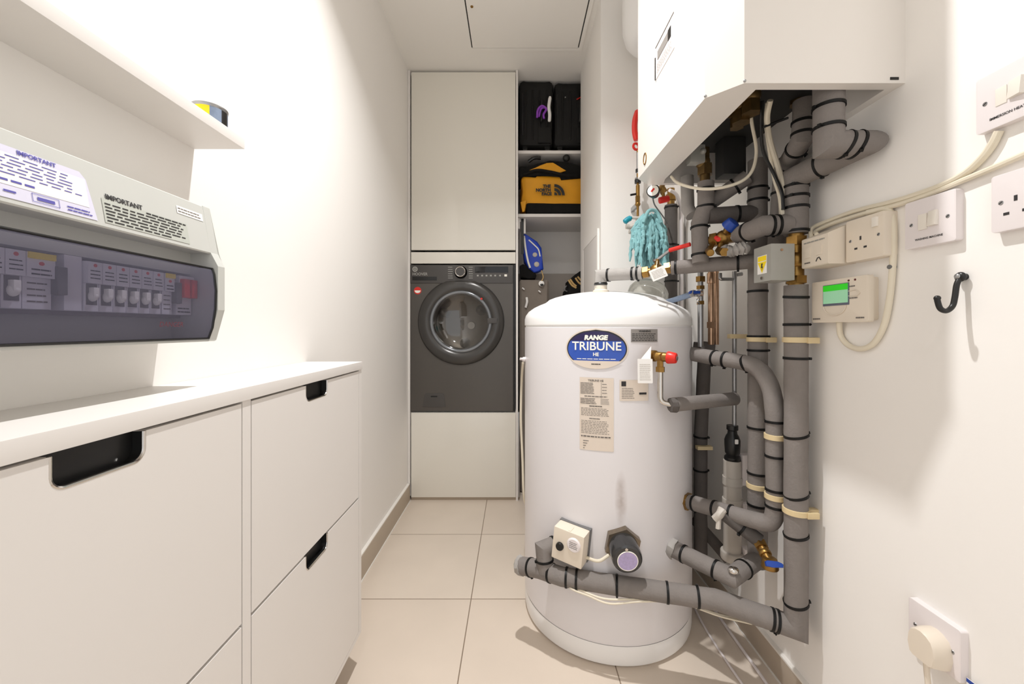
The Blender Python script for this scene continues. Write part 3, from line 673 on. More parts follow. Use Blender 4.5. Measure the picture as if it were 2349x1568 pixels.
tank = thing('hot_water_cylinder', 'tall white hot water cylinder standing on the tiled floor', 'water tank', TC)
MT = Mx.Translation(TC)
MB().lathe([(0, .001), (.270, .001), (.2815, .010), (.2835, .02), (.2835, .062), (.2825, .0655)], MT, 96).build('base_ring', CAP, tank)
MB().lathe([(.2815, .0655), (.2815, .0695), (.2844, .071), (.2844, .9755), (.2815, .978)], MT, 96).build('body', TANK, tank)
MB().lathe([(.2815, .978), (.2818, .982), (.2850, .984), (.2848, 1.004), (.281, 1.017), (.271, 1.031), (.2516, 1.0445), (.232, 1.054), (.2124, 1.0615), (.206, 1.066), (.198, 1.073), (.180, 1.080), (.15, 1.088), (.10, 1.096), (.05, 1.100), (0, 1.101)], MT, 96).build('top_cap', CAP, tank)

def disc_on(fn, rx, ry, n=64, y0=-9, y1=9, k=.0):
    vs, fs = [], []
    rows = 24; c = 16
    for i in range(rows + 1):
        v = max(y0, -ry) + (min(y1, ry) - max(y0, -ry)) * i / rows; hw = rx * math.sqrt(max(0, 1 - (v / ry) ** 2))
        for j in range(c + 1): vs.append((-hw + 2 * hw * j / c, v))
    for i in range(rows):
        for j in range(c): fs.append((i * (c + 1) + j, i * (c + 1) + j + 1, (i + 1) * (c + 1) + j + 1, (i + 1) * (c + 1) + j))
    return MB().mesh2d((vs, fs), fn)
ox, oy = 1367, 799.5
ov = lab(disc_on(tfn(ox, oy, .0006), .0915, .0590).build('oval_label', LABC, tank, flip=False), 'oval blue maker label with white lettering')
disc_on(tfn(ox, oy, .0010), .0870, .0550).build('label_rim', INK, ov)
disc_on(tfn(ox, oy + 1, .0014), .0835, .0520).build('label_field', OVALB, ov)
disc_on(tfn(ox, oy + 1, .0018), .0835, .0520, y0=.024, y1=.0525).build('label_top', OVALD, ov)
disc_on(tfn(ox, oy + 1, .0018), .0905, .0570, y0=-.057, y1=-.0335).build('label_foot', LABC, ov)
ft = tfn(ox, oy, .0024)
tx = MB().mesh2d(text2d('RANGE', .0180, bold=.0011, sx=1.1), lambda u, v: ft(u + v * .15, .0315 + v))
tx.mesh2d(text2d('TRIBUNE', .0345, bold=.0005, sx=1.02), lambda u, v: ft(u + .0005, .0065 + v))
tx.mesh2d(text2d('HE', .0135, bold=.0004), lambda u, v: ft(u, -.0165 + v))
para(tx, ft, -.055, .055, -.0315, -.0275, 1, .5, 4, .1, .2, nu=3)
tx.build('label_lettering', WHITEI, ov)
para(MB(), ft, -.013, .013, -.046, -.042, 1, .6, 5, .3, .4, nu=2).build('label_small_print', INK, ov)
g = tfn(1479, 769.5, .0008)
q = MB().rect(g, -.041, .041, -.0185, .0185, 8).build('warning_plate', LABG, tank, flip=False); lab(q, 'small silver grey warning plate')
g = tfn(1479, 769.5, .0014); tx = MB().mesh2d(text2d('WARNING', .0075, bold=.0003), lambda u, v: g(u, .0125 + v)); para(tx, g, -.038, .038, -.016, .0075, 5, .4, 6, .05, .12); tx.build('plate_print', INK, q)
g = tfn(1368, 948, .0008)
q = MB().rect(g, -.0485, .0485, -.107, .103, 8).build('data_label', LABC, tank, flip=False); lab(q, 'tall cream data label with small black print')
g = tfn(1368, 948, .0014); tx = MB().mesh2d(text2d('TRIBUNE HE', .008, bold=.0002), lambda u, v: g(-.002 + u, .0945 + v))
para(tx, g, -.046, -.006, .055, .089, 9, .45, 7, .2, .5); para(tx, g, .016, .030, .055, .089, 4, .2, 8, .3, .6); tx.rect(g, .0135, .0142, .045, .09)
para(tx, g, -.034, .03, .046, .052, 1, .4, 3, .1, .2); para(tx, g, -.046, .000, .026, .044, 4, .45, 9, .2, .4); para(tx, g, .012, .036, .026, .044, 5, .3, 9, .1, .2)
para(tx, g, -.02, .016, .018, .024, 1, .5, 10, .1, .3); para(tx, g, -.044, .036, -.008, .016, 6, .32, 11, .05, .13); para(tx, g, -.02, .01, -.018, -.012, 1, .4, 12, .2, .4)
para(tx, g, -.044, .036, -.060, -.020, 9, .28, 13, .05, .13); para(tx, g, -.044, .04, -.070, -.064, 1, .6, 14, .05, .13)
for k in range(4): para(tx, g, -.038, -.022 - .004 * k, -.083 - .007 * k, -.078 - .007 * k, 1, .4, 15 + k, .3, .5)
tx.build('data_print', INKG, q)
g = tfn(1455, 895, .0008)
q = MB().rect(g, -.042, .042, -.030, .030, 8).build('approval_label', LABC, tank, flip=False); lab(q, 'wide cream label partly behind the tag')
g = tfn(1455, 895, .0014); para(MB(), g, -.036, .0, -.024, .008, 7, .3, 31, .15, .4).build('approval_print', INKG, q)
MB().rect(g, -.037, -.024, .012, .026, 2).build('black_square', INK, q)
MB().rect(g, .014, .036, -.012, -.006, 2).build('bold_print', INK, q)

# temperature relief valve
p, n = tnorm(1493, 815)
p2 = p + n * .012; body = MB().cyl(p - n * .004, p + n * .022, .016, n=24, bev=.002).cyl(p + n * .014, p + n * .058, .0105, n=20)
ax = (V((.78, -.62, -.06))).normalized(); c = p + n * .045
body.cyl(c - ax * .012, c + ax * .020, .013, n=24, bev=.002).cyl(c, c - V((0, 0, .036)), .009, n=6).cyl(c - V((0, 0, .028)), c - V((0, 0, .042)), .0125, n=6)
rv = lab(body.build('relief_valve', BRASS, tank), 'brass relief valve')
lab(MB().cyl(c + ax * .018, c + ax * .044, .0175, .0145, n=24, bev=.004).build('valve_cap', RED, rv), 'red valve cap')
lab(MB().cyl(c + ax * .044, c + ax * .046, .006, n=16).build('cap_stud', ZINC, rv), 'grey stud of the cap')
tg = hit(1474, 846) + V((-.01, -.052, 0))
MTg = frame(tg, (-.05, -1, .04))
lab(MB().prism(rrect(.040, .066, .002), MTg, 0, .0012).build('paper_tag', PAPER, rv), 'white paper tag')
para(MB(), lambda u, v: MTg @ V((u, v, .0016)), -.015, .015, -.026, .02, 9, .3, 9, .1, .3).build('tag_print', GREYPL, rv)
fl = MB(); fl.mesh2d(([(-.018, .02), (.020, .028), (.028, .066)], [(0, 1, 2)]), lambda u, v: tg + V((u, .010 + .02 * (v - .02) / .04, v))); lab(fl.build('tag_fold', PAPER, rv, flip=False), 'folded white tag corner')
lab(MB().tube(fillet([c + V((0, 0, -.040)), c + V((0, 0, -.125)), c + V((.030, -.004, -.132))], .014), .0075, 14).build('drain_tube', CHROME, rv), 'bare metal drain tube')
pipe_end = c + V((.030, -.004, -.132))

# thermostat box
p, n = tnorm(1318, 1243)
Mb = frame(p + n * .004 + V((0, 0, .010)), n) @ Mx.Rotation(math.radians(-6), 4, 'Z')
bx = MB().box(-.046, .046, -.046, .046, -.006, .050, .004, M=Mb)
th = lab(bx.build('thermostat_box', CREAM, tank), 'cream thermostat box')
MB().box(-.048, .048, -.048, .048, -.012, .006, .002, M=Mb).build('back_box', ZINC, th)
lab(MB().lathe([(0, .058), (.010, .058), (.0115, .055), (.0115, .049), (0, .049)], Mb @ Mx.Translation((-.022, -.004, 0)), 24).build('knob', BLACK, th), 'black button')
dl = MB().lathe([(0, .054), (.017, .054), (.0195, .052), (.021, .0495), (0, .0495)], Mb @ Mx.Translation((.018, .014, 0)), 32).build('dial', WPLAS, th)
para(MB(), lambda u, v: Mb @ V((.018 + u, .014 + v, .0545)), -.012, .012, -.010, .010, 4, .3, 3, .15, .3).build('dial_print', INKG, th)
MB().box(-.004, .004, .043, .0475, .02, .046, .001, M=Mb).build('lid_tab', CREAM, th)
# immersion heater
p, n = tnorm(1427, 1246); nz = (n + V((0, 0, -.10))).normalized(); Mi = frame(p, nz)
hx = MB().ring_prism([(.052 * math.cos(PI / 3 * k + .35), .052 * math.sin(PI / 3 * k + .35)) for k in range(6)], [(.036 * math.cos(PI / 3 * k + .35), .036 * math.sin(PI / 3 * k + .35)) for k in range(6)], Mi, -.012, .014)
ih = lab(hx.build('immersion_heater', TARN, tank, False), 'dull metal hexagon flange of the heater')
MB().lathe([(.040, 0), (.040, .012), (0, .012)], Mi, 32).build('gasket', BLACK, ih)
lab(MB().lathe([(0, .070), (.035, .070), (.0395, .066), (.041, .058), (.041, .010), (0, .010)], Mi, 48).build('heater_cap', mat('dark_chrome_cap', '4a4a4b', .16, metal=.6, var=.05), ih), 'dark shiny round cap')
lab(MB().lathe([(.0260, .0705), (.0260, .0715), (0, .0715)], Mi @ Mx.Translation((0, -.002, 0)), 40).build('cap_sticker', LILAC, ih), 'lilac round sticker')
lab(MB().torus((Mi @ V((0, -.002, .071))), nz, .0268, .0012, 36, 6).build('sticker_rim', WHITEI, ih), 'white rim of the sticker')
MB().cyl(Mi @ V((-.004, .031, .0695)), Mi @ V((-.004, .031, .0725)), .004, n=12).build('cap_screw', CHROME, ih)
q0 = Mb @ V((.046, -.030, .012)); q1 = Mi @ V((-.040, -.022, .020))
lab(MB().tube(spline([q0, (q0 + q1) / 2 + V((0, -.012, -.006)), q1]), .0045, 10).build('heater_cable', CABLE, tank), 'short cream cable joining box and heater')
# probe gland at the left flank
gl = hit(1208, 826); lab(MB().cyl(gl + V((.03, .05, 0)), gl + V((-.012, .02, .002)), .008, n=16, bev=.002).cyl(gl + V((-.010, .02, .002)), gl + V((-.022, .015, .004)), .0045, n=12).build('cable_gland', WPLAS, tank), 'white cable gland')
# brass collar on top
MB().lathe([(0, 0), (.026, 0), (.026, .010), (.020, .014), (.020, .026), (0, .026)], Mx.Translation((.283, 1.30, 1.086)), 28).build('outlet_collar', CREAM, tank)

# ------------------------------------------------------------------ pipework
def along(path, axis, val):
    i = 'xyz'.index(axis)
    for a, b in zip(path, path[1:]):
        if (a[i] - val) * (b[i] - val) <= 0 and abs(b[i] - a[i]) > 1e-9:
            k = (val - a[i]) / (b[i] - a[i]); return a + (b - a) * k, (b - a).normalized()
    return None
TIEN = [0]
def add_ties(t, path, r, ties):
    for ti in ties:
        q = along(path, ti[0], ti[1])
        if q is None: continue
        p, d = q; tilt = V(ti[2]) if len(ti) > 2 else V((0, 0, 0)); dn = (d + tilt).normalized()
        m = MB(); TIEN[0] += 1
        M = frame(p, dn, (0, 0, 1) if abs(dn.z) < .9 else (0, 1, 0))
        m.lathe([(r - .001, -.0032), (r + .002, -.0030), (r + .002, .0030), (r - .001, .0032)], M, 28)
        a = -PI / 2 + random.uniform(-.9, .9)
        if abs(d.z) > .7: a = PI + random.uniform(-.4, .8)
        hd = M @ V(((r + .002) * math.cos(a), (r + .002) * math.sin(a), 0)); tdir = (M.to_3x3() @ V((-math.sin(a), math.cos(a), 0))) * random.choice((-1, 1))
        od = (hd - p).normalized()
        m.box(-.003, .003, -.003, .003, -.002, .004, M=frame(hd, od)); m.tube([hd + od * .002, hd + od * .003 + tdir * .006], .0016, 6)
        m.build('cable_tie', TIEM, t)
def add_clips(t, path, r, clips, wall='x'):
    for cl in clips:
        q = along(path, cl[0], cl[1])
        if q is None: continue
        p, d = q; M = frame(p, d, (0, 1, 0))
        m = MB().lathe([(r - .001, -.007), (r + .0035, -.006), (r + .0035, .006), (r - .001, .007)], M, 28)
        if cl[2:] and cl[2] == 'n': pass
        else:
            m.box(p.x + r * .5, XR, p.y - .010, p.y + .004, p.z - .006, p.z + .006, .001)
            m.box(p.x + r * .3, p.x + r + .01, p.y - r - .005, p.y - r + .002, p.z - .008, p.z + .006, .001)
        lab(m.build('pipe_clip', CLIPM, t), 'yellowed plastic pipe clip')
def pipe(label, pts, r, m=FOAM, R=0, ties=(), clips=(), name='insulated_pipe', curve=False, n=24, cat='pipe'):
    pts = [V(p) for p in pts]
    t = thing(name, label, cat, min(pts, key=lambda p: p.z), 'lagged pipes around the cylinder')
    path = spline(pts, 8) if curve else (fillet(pts, R) if R else pts)
    d = []
    for a, b in zip(path, path[1:]):                   # extra rings so that the foam can dimple
        k = max(1, int((b - a).length / .04))
        d += [a + (b - a) * i / k for i in range(k)]
    d.append(path[-1])
    MB().tube(d, r, n).jitter(.0012, 30).build('lagging' if m in (FOAM, FOAMD, FOAML) else 'tube', m, t)
    add_ties(t, path, r, ties); add_clips(t, path, r, clips)
    return t, path
XP = .692
# A riser and low crossover in front of the tank
sA = F / .975; zA = lambda y: H - (y - CY) / sA
ptsB = [P(1640, 1374, 1.04), P(1445, 1346, 1.094), P(1290, 1322, 1.142), P(1237, 1304, 1.19), P(1196, 1297, 1.228)]
t, pth = pipe('grey lagged pipe dropping down the right wall and crossing in front of the cylinder', [(XP, .975, 1.079), (XP, .975, .238)] + ptsB, .0255,
     ties=[('z', zA(681), (.0, .1, 0)), ('z', zA(744)), ('z', zA(821)), ('z', zA(997), (.25, 0, 0)), ('z', zA(1134), (.3, 0, 0)), ('z', zA(1225), (.2, 0, 0)), ('z', zA(1380), (.25, 0, 0)),
           ('x', .655), ('x', .645), ('x', .485), ('x', .412), ('x', .285), ('x', .178), ('x', .150), ('x', .108), ('x', .050)],
     clips=[('z', zA(779)), ('z', zA(1170))])
e = MB().tube([P(1200, 1297, 1.222), P(1193, 1296, 1.232), P(1188, 1295, 1.238)], .026, 14, rad=[1, 1.02, .8]).jitter(.007, 60); lab(e.build('frayed_end', FOAML, t), 'frayed taped end of the lagging')
el = MB().tube([V((.093, 1.172, .256)), V((.087, 1.178, .318)), P(1300, 1238, 1.205)], .0245, 24).build('tee_branch', FOAM, t); lab(el, 'short branch rising into the cylinder')
pe = [V((.093, 1.172, .256)), V((.087, 1.178, .318)), P(1300, 1238, 1.205)]
add_ties(t, pe, .0245, [('z', .288), ('x', .118)])
# A upper: valve, wall run under boiler, drop from boiler
sN = .345
pipe('grey lagged pipe from the zone valve looping up to the boiler near the wall', [(XP, .975, 1.205), (XP, .975, 1.345), (.705, .803, 1.345), (.636, .803, 1.345), (.636, .803, 1.50)], .0265, R=.0,
     ties=[('z', zA(531)), ('z', zA(477)), ('z', zA(452)), ('z', zA(428)), ('y', .90, (.2, 0, 0)), ('x', .668, (0, 0, .3)), ('x', .690, (0, 0, .3)), ('z', 1.378), ('z', 1.42)], name='insulated_pipe')
pipe('grey lagged pipe leaving the boiler in the corner behind the near drop', [P(1844, 232, .93), P(1841, 318, .93), (.711, 1.05, 1.389), (.700, 1.058, 1.18)], .0225, m=FOAM,
     ties=[('z', 1.455), ('z', 1.428), ('y', .965), ('y', 1.02), ('z', 1.33)])
# zone valve
t = thing('zone_valve', 'brass zone valve with grey metal head and yellow warning sticker', 'valve', (XP, .975, 1.078))
MB().cyl((XP, .975, 1.0785), (XP, .975, 1.2055), .017, n=24).cyl((XP, .975, 1.083), (XP, .975, 1.101), .0235, n=6).cyl((XP, .975, 1.176), (XP, .975, 1.197), .0235, n=6).ball((XP, .975, 1.14), .026, (1, 1, .9)).cyl((XP, .975, 1.14), (.655, .975, 1.14), .012).build('body', BRASS, t)
hd = MB().box(.607, .663, .938, 1.006, 1.087, 1.174, .002).build('actuator', GREYM, t)
st = MB().rect(plane_fn((.6066, 0, 0), (0, -1, 0), (0, 0, 1)), -.990, -.953, 1.1065, 1.151).build('sticker', PAPER, hd); lab(st, 'white warning sticker')
f = plane_fn((.6063, 0, 0), (0, -1, 0), (0, 0, 1))
sy = MB().rect(f, -.988, -.955, 1.1375, 1.1495); sy.mesh2d(([(-.989, 1.1355), (-.954, 1.1355), (-.9715, 1.108)], [(0, 1, 2)]), f); lab(sy.build('sticker_mark', YEL, hd, flip=False), 'yellow band and triangle')
f2 = plane_fn((.606, 0, 0), (0, -1, 0), (0, 0, 1))
MB().mesh2d(([(-.974, 1.132), (-.968, 1.132), (-.9705, 1.124), (-.967, 1.124), (-.973, 1.113), (-.9715, 1.121), (-.9755, 1.121)], [(0, 1, 2, 3, 4, 5, 6)]), f2).build('bolt_mark', INK, hd, flip=False)
MB().cyl((.6068, .972, 1.096), (.6048, .972, 1.096), .004, n=12).build('screw', CHROME, hd)
MB().cyl((.632, .938, 1.159), (.632, .9365, 1.159), .003, n=12).build('vent_screw', COPPER, hd)
# E riser
sE = F / 1.129; zE = lambda y: H - (y - CY) / sE
pipe('grey lagged pipe running straight down the wall behind the curved pipe', [(XP, 1.129, 1.45), (XP, 1.129, .30)], .025,
     ties=[('z', zE(y)) for y in (433, 460, 668, 771, 803, 980, 1084, 1156)], clips=[('z', zE(778)), ('z', zE(1113))])
# F bypass with valves
t, _ = pipe('short grey lagged pipe branching from the wall riser toward the blue valve', [(XP - .015, .976, 1.2285), (.618, .982, 1.2265), (.612, 1.078, 1.227)], .0245, ties=[('x', .647), ('x', .632), ('y', 1.04)], m=FOAM)
lab(MB().tube([V((.612, 1.055, 1.227)), V((.610, 1.088, 1.228))], .020, 16).jitter(.004, 70).build('lagging_scrap', FOAML, t), 'pale frayed lagging end')
t = thing('bypass_valve', 'brass bypass valve with a round blue knob among the grey pipes', 'valve', (.58, 1.10, 1.22))
a, b = V((.611, 1.085, 1.228)), V((.556, 1.132, 1.222))
MB().cyl(a, b, .013, n=20).cyl(a + (b - a) * .15, a + (b - a) * .35, .019, n=6).cyl(a + (b - a) * .7, a + (b - a) * .95, .020, n=6).ball((a + b) / 2, .022).cyl((a + b) / 2, (a + b) / 2 + V((.0, -.03, .028)), .009).build('body', BRASS, t)
kp = (a + b) / 2 + V((0, -.022, .022)); kd = V((.35, -.6, .5)).normalized()
lab(MB().cyl(kp, kp + kd * .024, .0205, .018, n=20, bev=.003).build('knob', BLUE, t), 'round blue knob')
MB().cyl(P(1650, 574, 1.10), P(1662, 578, 1.06), .012, n=6).cyl(P(1626, 575, 1.10), P(1630, 580, 1.07), .010, n=16, bev=.003).tube([P(1650, 574, 1.10), (a + b) / 2], .008).tube([P(1626, 575, 1.10), b + (a - b) * .2], .007).build('drain_nut', BRASS, t)
lab(MB().cyl(P(1643, 545, 1.065), P(1648, 549, 1.05), .006, n=12).build('red_stud', RED, t), 'small red stud')
sc_ = MB().tube(spline([P(1655, 570, 1.085), P(1675, 576, 1.07), P(1695, 572, 1.06), P(1716, 566, 1.05)]), .015, 12, rad=[.5, .9, 1.1, .8, 1.2, 1, 1.2, .9, 1.1, .8, 1, 1.2, .9, 1, 1.1, .8, 1.2, 1, .6]).jitter(.007, 55)
lab(sc_.build('torn_lagging', FOAML, t), 'torn pale lagging wrap')
# J, I, K, L
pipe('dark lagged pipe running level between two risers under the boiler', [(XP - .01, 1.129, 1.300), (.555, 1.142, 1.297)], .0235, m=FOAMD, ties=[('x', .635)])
t, _ = pipe('grey lagged pipe dropping in a dogleg from a brass valve under the boiler', [P(1619, 418, 1.14), P(1619, 472, 1.14), P(1604, 512, 1.14), P(1607, 604, 1.13)], .0225, ties=[('z', 1.371), ('z', 1.322, (.4, 0, .0)), ('z', 1.262), ('z', 1.182)])
lab(MB().cyl(P(1617, 420, 1.14), P(1617, 395, 1.14), .014, n=20).cyl(P(1617, 402, 1.14), P(1617, 378, 1.14), .021, n=6).cyl(P(1617, 385, 1.14), P(1617, 340, 1.14), .012).ball(P(1612, 372, 1.14), .02).build('isolating_valve', BRASS_SHADE, t), 'brass valve at the top of the pipe')
pipe('grey lagged pipe slanting up toward the boiler below the cream cable', [P(1622, 470, 1.175), P(1716, 405, 1.115)], .021, m=FOAM, ties=[('x', .63)])
t, _ = pipe('pale grey lagged stub hanging left of the dogleg pipe', [P(1576, 405, 1.25), P(1578, 478, 1.25), P(1588, 494, 1.235)], .0195, m=FOAML)
# D heating coil loop
sD = F / 1.03; zD = lambda y: H - (y - CY) / sD
t, pth = pipe('grey lagged coil pipe curving from the cylinder down the wall and back', [P(1584, 811, 1.265), P(1642, 821, 1.18), P(1704, 831, 1.115), P(1742, 848, 1.075), P(1766, 885, 1.045), P(1777, 945, 1.03), P(1778, 1050, 1.03), P(1778, 1165, 1.03), P(1766, 1196, 1.036), P(1732, 1193, 1.06), P(1664, 1173, 1.12), P(1572, 1148, 1.218)], .0220, curve=True,
     ties=[('x', .598), ('x', .614), ('x', .646, (0, 0, .5)), ('z', zD(966)), ('z', zD(1045)), ('z', zD(1122)), ('z', zD(1160))], clips=[('z', zD(1000)), ('z', zD(1137))])
lw = [P(1732, 1193, 1.06), P(1664, 1173, 1.12), P(1572, 1148, 1.218)]
add_ties(t, lw, .022, [('x', .605), ('x', .578), ('x', .542)])
lab(MB().cyl(P(1566, 1146, 1.226), P(1582, 1151, 1.207), .026, n=6).build('boss', BRASS, t), 'brass boss at the cylinder')
# branch to drain cock
t, _ = pipe('dark lagged branch leading down to the drain cock', [P(1664, 1180, 1.11), P(1742, 1240, 1.065)], .019, m=FOAMD, ties=[('x', .555), ('x', .625)])
lab(MB().tube(spline([P(1640, 1190, 1.09), P(1650, 1180, 1.085), P(1658, 1168, 1.09)]), .011, 10).tube([P(1648, 1190, 1.085), P(1647, 1212, 1.08)], .007, 8).jitter(.002, 60).build('vent_key', GREYPL, t), 'pale grey bleed valve')
t = thing('drain_cock', 'brass drain cock with a blue lever near the lower right wall', 'valve', P(1765, 1300, 1.0))
a, b = P(1740, 1239, 1.066), P(1766, 1290, 1.01)
MB().cyl(a, b, .011, n=20).cyl(a + (b - a) * .1, a + (b - a) * .35, .0165, n=6).cyl(a + (b - a) * .5, a + (b - a) * .7, .015, n=16, bev=.003).cyl(b + V((0, 0, .012)), b + V((0, 0, -.014)), .017, .02, n=20, bev=.003).build('body', BRASS, t)
lab(MB().prism([(-.006, -.006), (.010, -.008), (.032, -.007), (.034, 0), (.030, .003), (.022, .006), (.0, .007), (-.006, .004)], frame(P(1762, 1292, .985), (-.1, -.8, .5)), -.004, .004, .0015).build('lever', BLUE, t), 'blue lever')
lab(MB().cyl(b, P(1762, 1292, .987), .006, n=12).build('spindle', CHROME, t), 'bright spindle')
# C cold inlet
t, pth = pipe('grey lagged inlet pipe jutting from the cylinder and bending to the wall', [P(1540, 1256, 1.172), P(1678, 1323, 1.043), (XP - .005, 1.120, .322)], .0235, ties=[('x', .488), ('x', .545), ('x', .62)])
lab(MB().tube([P(1533, 1252, 1.176), P(1548, 1260, 1.165)], .029, 12).jitter(.008, 60).build('frayed_collar', FOAML, t), 'frayed collar at the cylinder')
lab(MB().ball(P(1683, 1308, 1.03), .012, (1.2, 1, .8)).build('bare_elbow', CHROME, t), 'bare bright elbow')
# discharge pipe
pE = P(1684, 914, 1.22)
t, pth = pipe('grey lagged discharge pipe running from the relief valve to the wall', [pipe_end + V((.004, 0, 0)), pE], .0195, ties=())
lab(MB().tube([pipe_end + V((-.004, 0, 0)), pipe_end + V((.012, 0, 0))], .0205, 14).jitter(.004, 80).build('torn_mouth', FOAMD, t), 'torn mouth of the lagging')
# G hot outlet over the tank
g0, g1 = V((.283, 1.30, 1.146)), P(1474, 626, 1.232)
t, pth = pipe('grey lagged hot outlet pipe rising from the cylinder top to the ball valve', [(.283, 1.30, 1.105), g0, g1], .0195, ties=[('x', .305, (0, 0, 0)), ('x', .372), ('x', .385)], m=FOAML)
lab(MB().lathe([(.0205, -.004), (.0225, 0), (.0205, .004)], Mx.Translation((.283, 1.30, 1.118)), 20).build('black_band', BLACK, t), 'black band')
g2, g3 = P(1540, 614, 1.19), P(1724, 599, 1.09)
pipe('long grey lagged pipe level between the ball valve and the grey valve head', [g2, g3, (XP, 1.10, g3.z)], .0205, ties=[('x', .482), ('x', .623)], m=FOAM)
t = thing('ball_valve', 'ball valve with a red lever and hanging white tag above the cylinder', 'valve', P(1507, 622, 1.21))
d = (g2 - g1); 
MB().cyl(g1 - d * .02, g2 + d * .02, .012, n=20).cyl(g1 + d * .02, g1 + d * .22, .0185, n=6).cyl(g1 + d * .78, g1 + d * .98, .0185, n=6).ball(g1 + d * .5, .021).cyl(g1 + d * .5, g1 + d * .5 + V((0, -.004, .034)), .007).build('body', BRASS, t)
h0 = g1 + d * .5 + V((0, -.004, .032)); h1 = P(1536, 574, 1.19); h2 = P(1583, 560, 1.14)
MB().tube([h0 - V((.012, 0, .002)), h0, h1], .0045, 10).build('lever_arm', STEEL, t)
lab(MB().tube([h1, h1 + (h2 - h1) * .1, h2], .0062, 10).build('lever_grip', RED, t), 'red lever grip')
Mg = frame(P(1510, 627, 1.165), (-.1, -1, .1)) @ Mx.Rotation(math.radians(22), 4, 'Z')
lab(MB().prism(rrect(.046, .034, .002), Mg, 0, .001).build('tag', PAPER, t), 'white tilted tag')
para(MB(), lambda u, v: Mg @ V((u, v, .0014)), -.018, .018, -.012, .012, 6, .3, 41, .1, .3).build('tag_print', GREYPL, t)
MB().tube([Mg @ V((0, .014, .001)), h0], .0012, 6).build('tag_string', CABLE, t)
# H back corner pipe
zH = lambda y: H - (y - CY) * 1.67 / F
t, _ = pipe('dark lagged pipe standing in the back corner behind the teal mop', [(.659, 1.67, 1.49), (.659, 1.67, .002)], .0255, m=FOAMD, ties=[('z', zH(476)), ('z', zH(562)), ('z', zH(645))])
MB().cyl((.659, 1.67, 1.49), (.659, 1.67, 1.56), .015).cyl((.659, 1.67, 1.51), (.659, 1.67, 1.535), .022, n=6).build('coupling', BRASS, t)
# thin pipes against the wall
def plain(label, pts, r, m, name='thin_pipe', R=.01, cat='pipe', n=14):
    t = thing(name, label, cat, min([V(p) for p in pts], key=lambda p: p.z), 'bare thin pipes right of the cylinder' if name == 'thin_pipe' else None); path = fillet(pts, R) if len(pts) > 2 else [V(p) for p in pts]
    MB().tube(path, r, n).build('tube', m, t); return t, path
Ys = 1.27
t, p = plain('thin grey metal pipe below the level lagged pipe with blue tap', [P(1607, 608, Ys), P(1607, 795, Ys)], .0085, STEEL)
for a, b, r in ((634, 646, .015), (655, 663, .013), (690, 698, .012)): lab(MB().cyl(P(1607, a, Ys), P(1607, b, Ys), r, n=6).build('nut', BRASS, t), 'brass nut')
lab(MB().tube([P(1607, 673, Ys - .005), P(1600, 673, Ys - .03)], .010, 12).build('tap_body', CHROME, t), 'bright tap body')
lab(MB().prism([(-.018, -.004), (.014, -.003), (.016, .004), (-.012, .006), (-.018, .003)], frame(P(1594, 671, Ys - .035), (-.1, -1, .2)), -.003, .004, .001).build('tap_lever', BLUE, t), 'blue tap lever')
lab(MB().tube(spline([P(1604, 682, Ys - .012), P(1600, 690, Ys - .012), P(1604, 696, Ys - .006)]), .004, 8).build('tap_link', CHROME, t), 'bright link')
t = thing('braided_hose', 'blue-grey braided filling hose rising beside the cylinder top', 'hose', P(1536, 694, 1.40))
MB().tube(spline([P(1522, 694, 1.47), P(1545, 688, 1.37), P(1570, 680, 1.29), P(1589, 674, 1.243)]), .0095, 12).build('hose', HOSE, t)
lab(MB().cyl(P(1586, 674, 1.245), P(1594, 672, 1.235), .012, n=6).build('end_nut', CHROME, t), 'metal end nut')
t, p = plain('thin copper pipe right of the grey metal pipe', [P(1631, 612, 1.30), P(1631, 790, 1.30)], .0095, COPPER)
MB().cyl(P(1631, 650, 1.30), P(1631, 626, 1.30), .0125, n=20, bev=.002).build('joint', COPPER, t)
MB().cyl(P(1631, 738, 1.30), P(1631, 752, 1.30), .0135, n=6).build('nut', COPPER, t)
t2, p = plain('second copper pipe half hidden behind the first one', [P(1643, 612, 1.36), P(1643, 790, 1.36)], .0085, COPPER)
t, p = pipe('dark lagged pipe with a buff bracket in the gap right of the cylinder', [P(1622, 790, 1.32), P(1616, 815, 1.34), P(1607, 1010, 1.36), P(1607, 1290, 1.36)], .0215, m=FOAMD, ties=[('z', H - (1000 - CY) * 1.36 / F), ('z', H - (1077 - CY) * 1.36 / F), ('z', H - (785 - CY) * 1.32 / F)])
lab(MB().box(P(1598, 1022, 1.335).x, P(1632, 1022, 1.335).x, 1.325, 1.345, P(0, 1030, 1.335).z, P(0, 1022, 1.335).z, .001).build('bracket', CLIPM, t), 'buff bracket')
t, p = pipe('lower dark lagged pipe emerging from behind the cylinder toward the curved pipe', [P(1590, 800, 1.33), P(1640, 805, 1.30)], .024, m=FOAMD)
t, p = plain('bare thin pipe dropping to the black tundish on the wall', [P(1685, 622, 1.235), P(1685, 975, 1.235)], .0065, STEEL)
lab(MB().box(P(1672, 0, 1.235).x, XR, 1.225, 1.245, zE(0) * 0 + P(0, 776, 1.235).z, P(0, 766, 1.235).z, .001).build('pipe_clip', CLIPM, t), 'yellowed plastic clip')
lab(MB().tube(fillet([P(1652, 626, 1.235), P(1652, 640, 1.235), P(1684, 640, 1.235)], .006), .0055, 10).tube([P(1688, 630, 1.235), P(1702, 628, 1.235)], .006, 10).build('side_arm', STEEL, t), 'bent metal side arm')
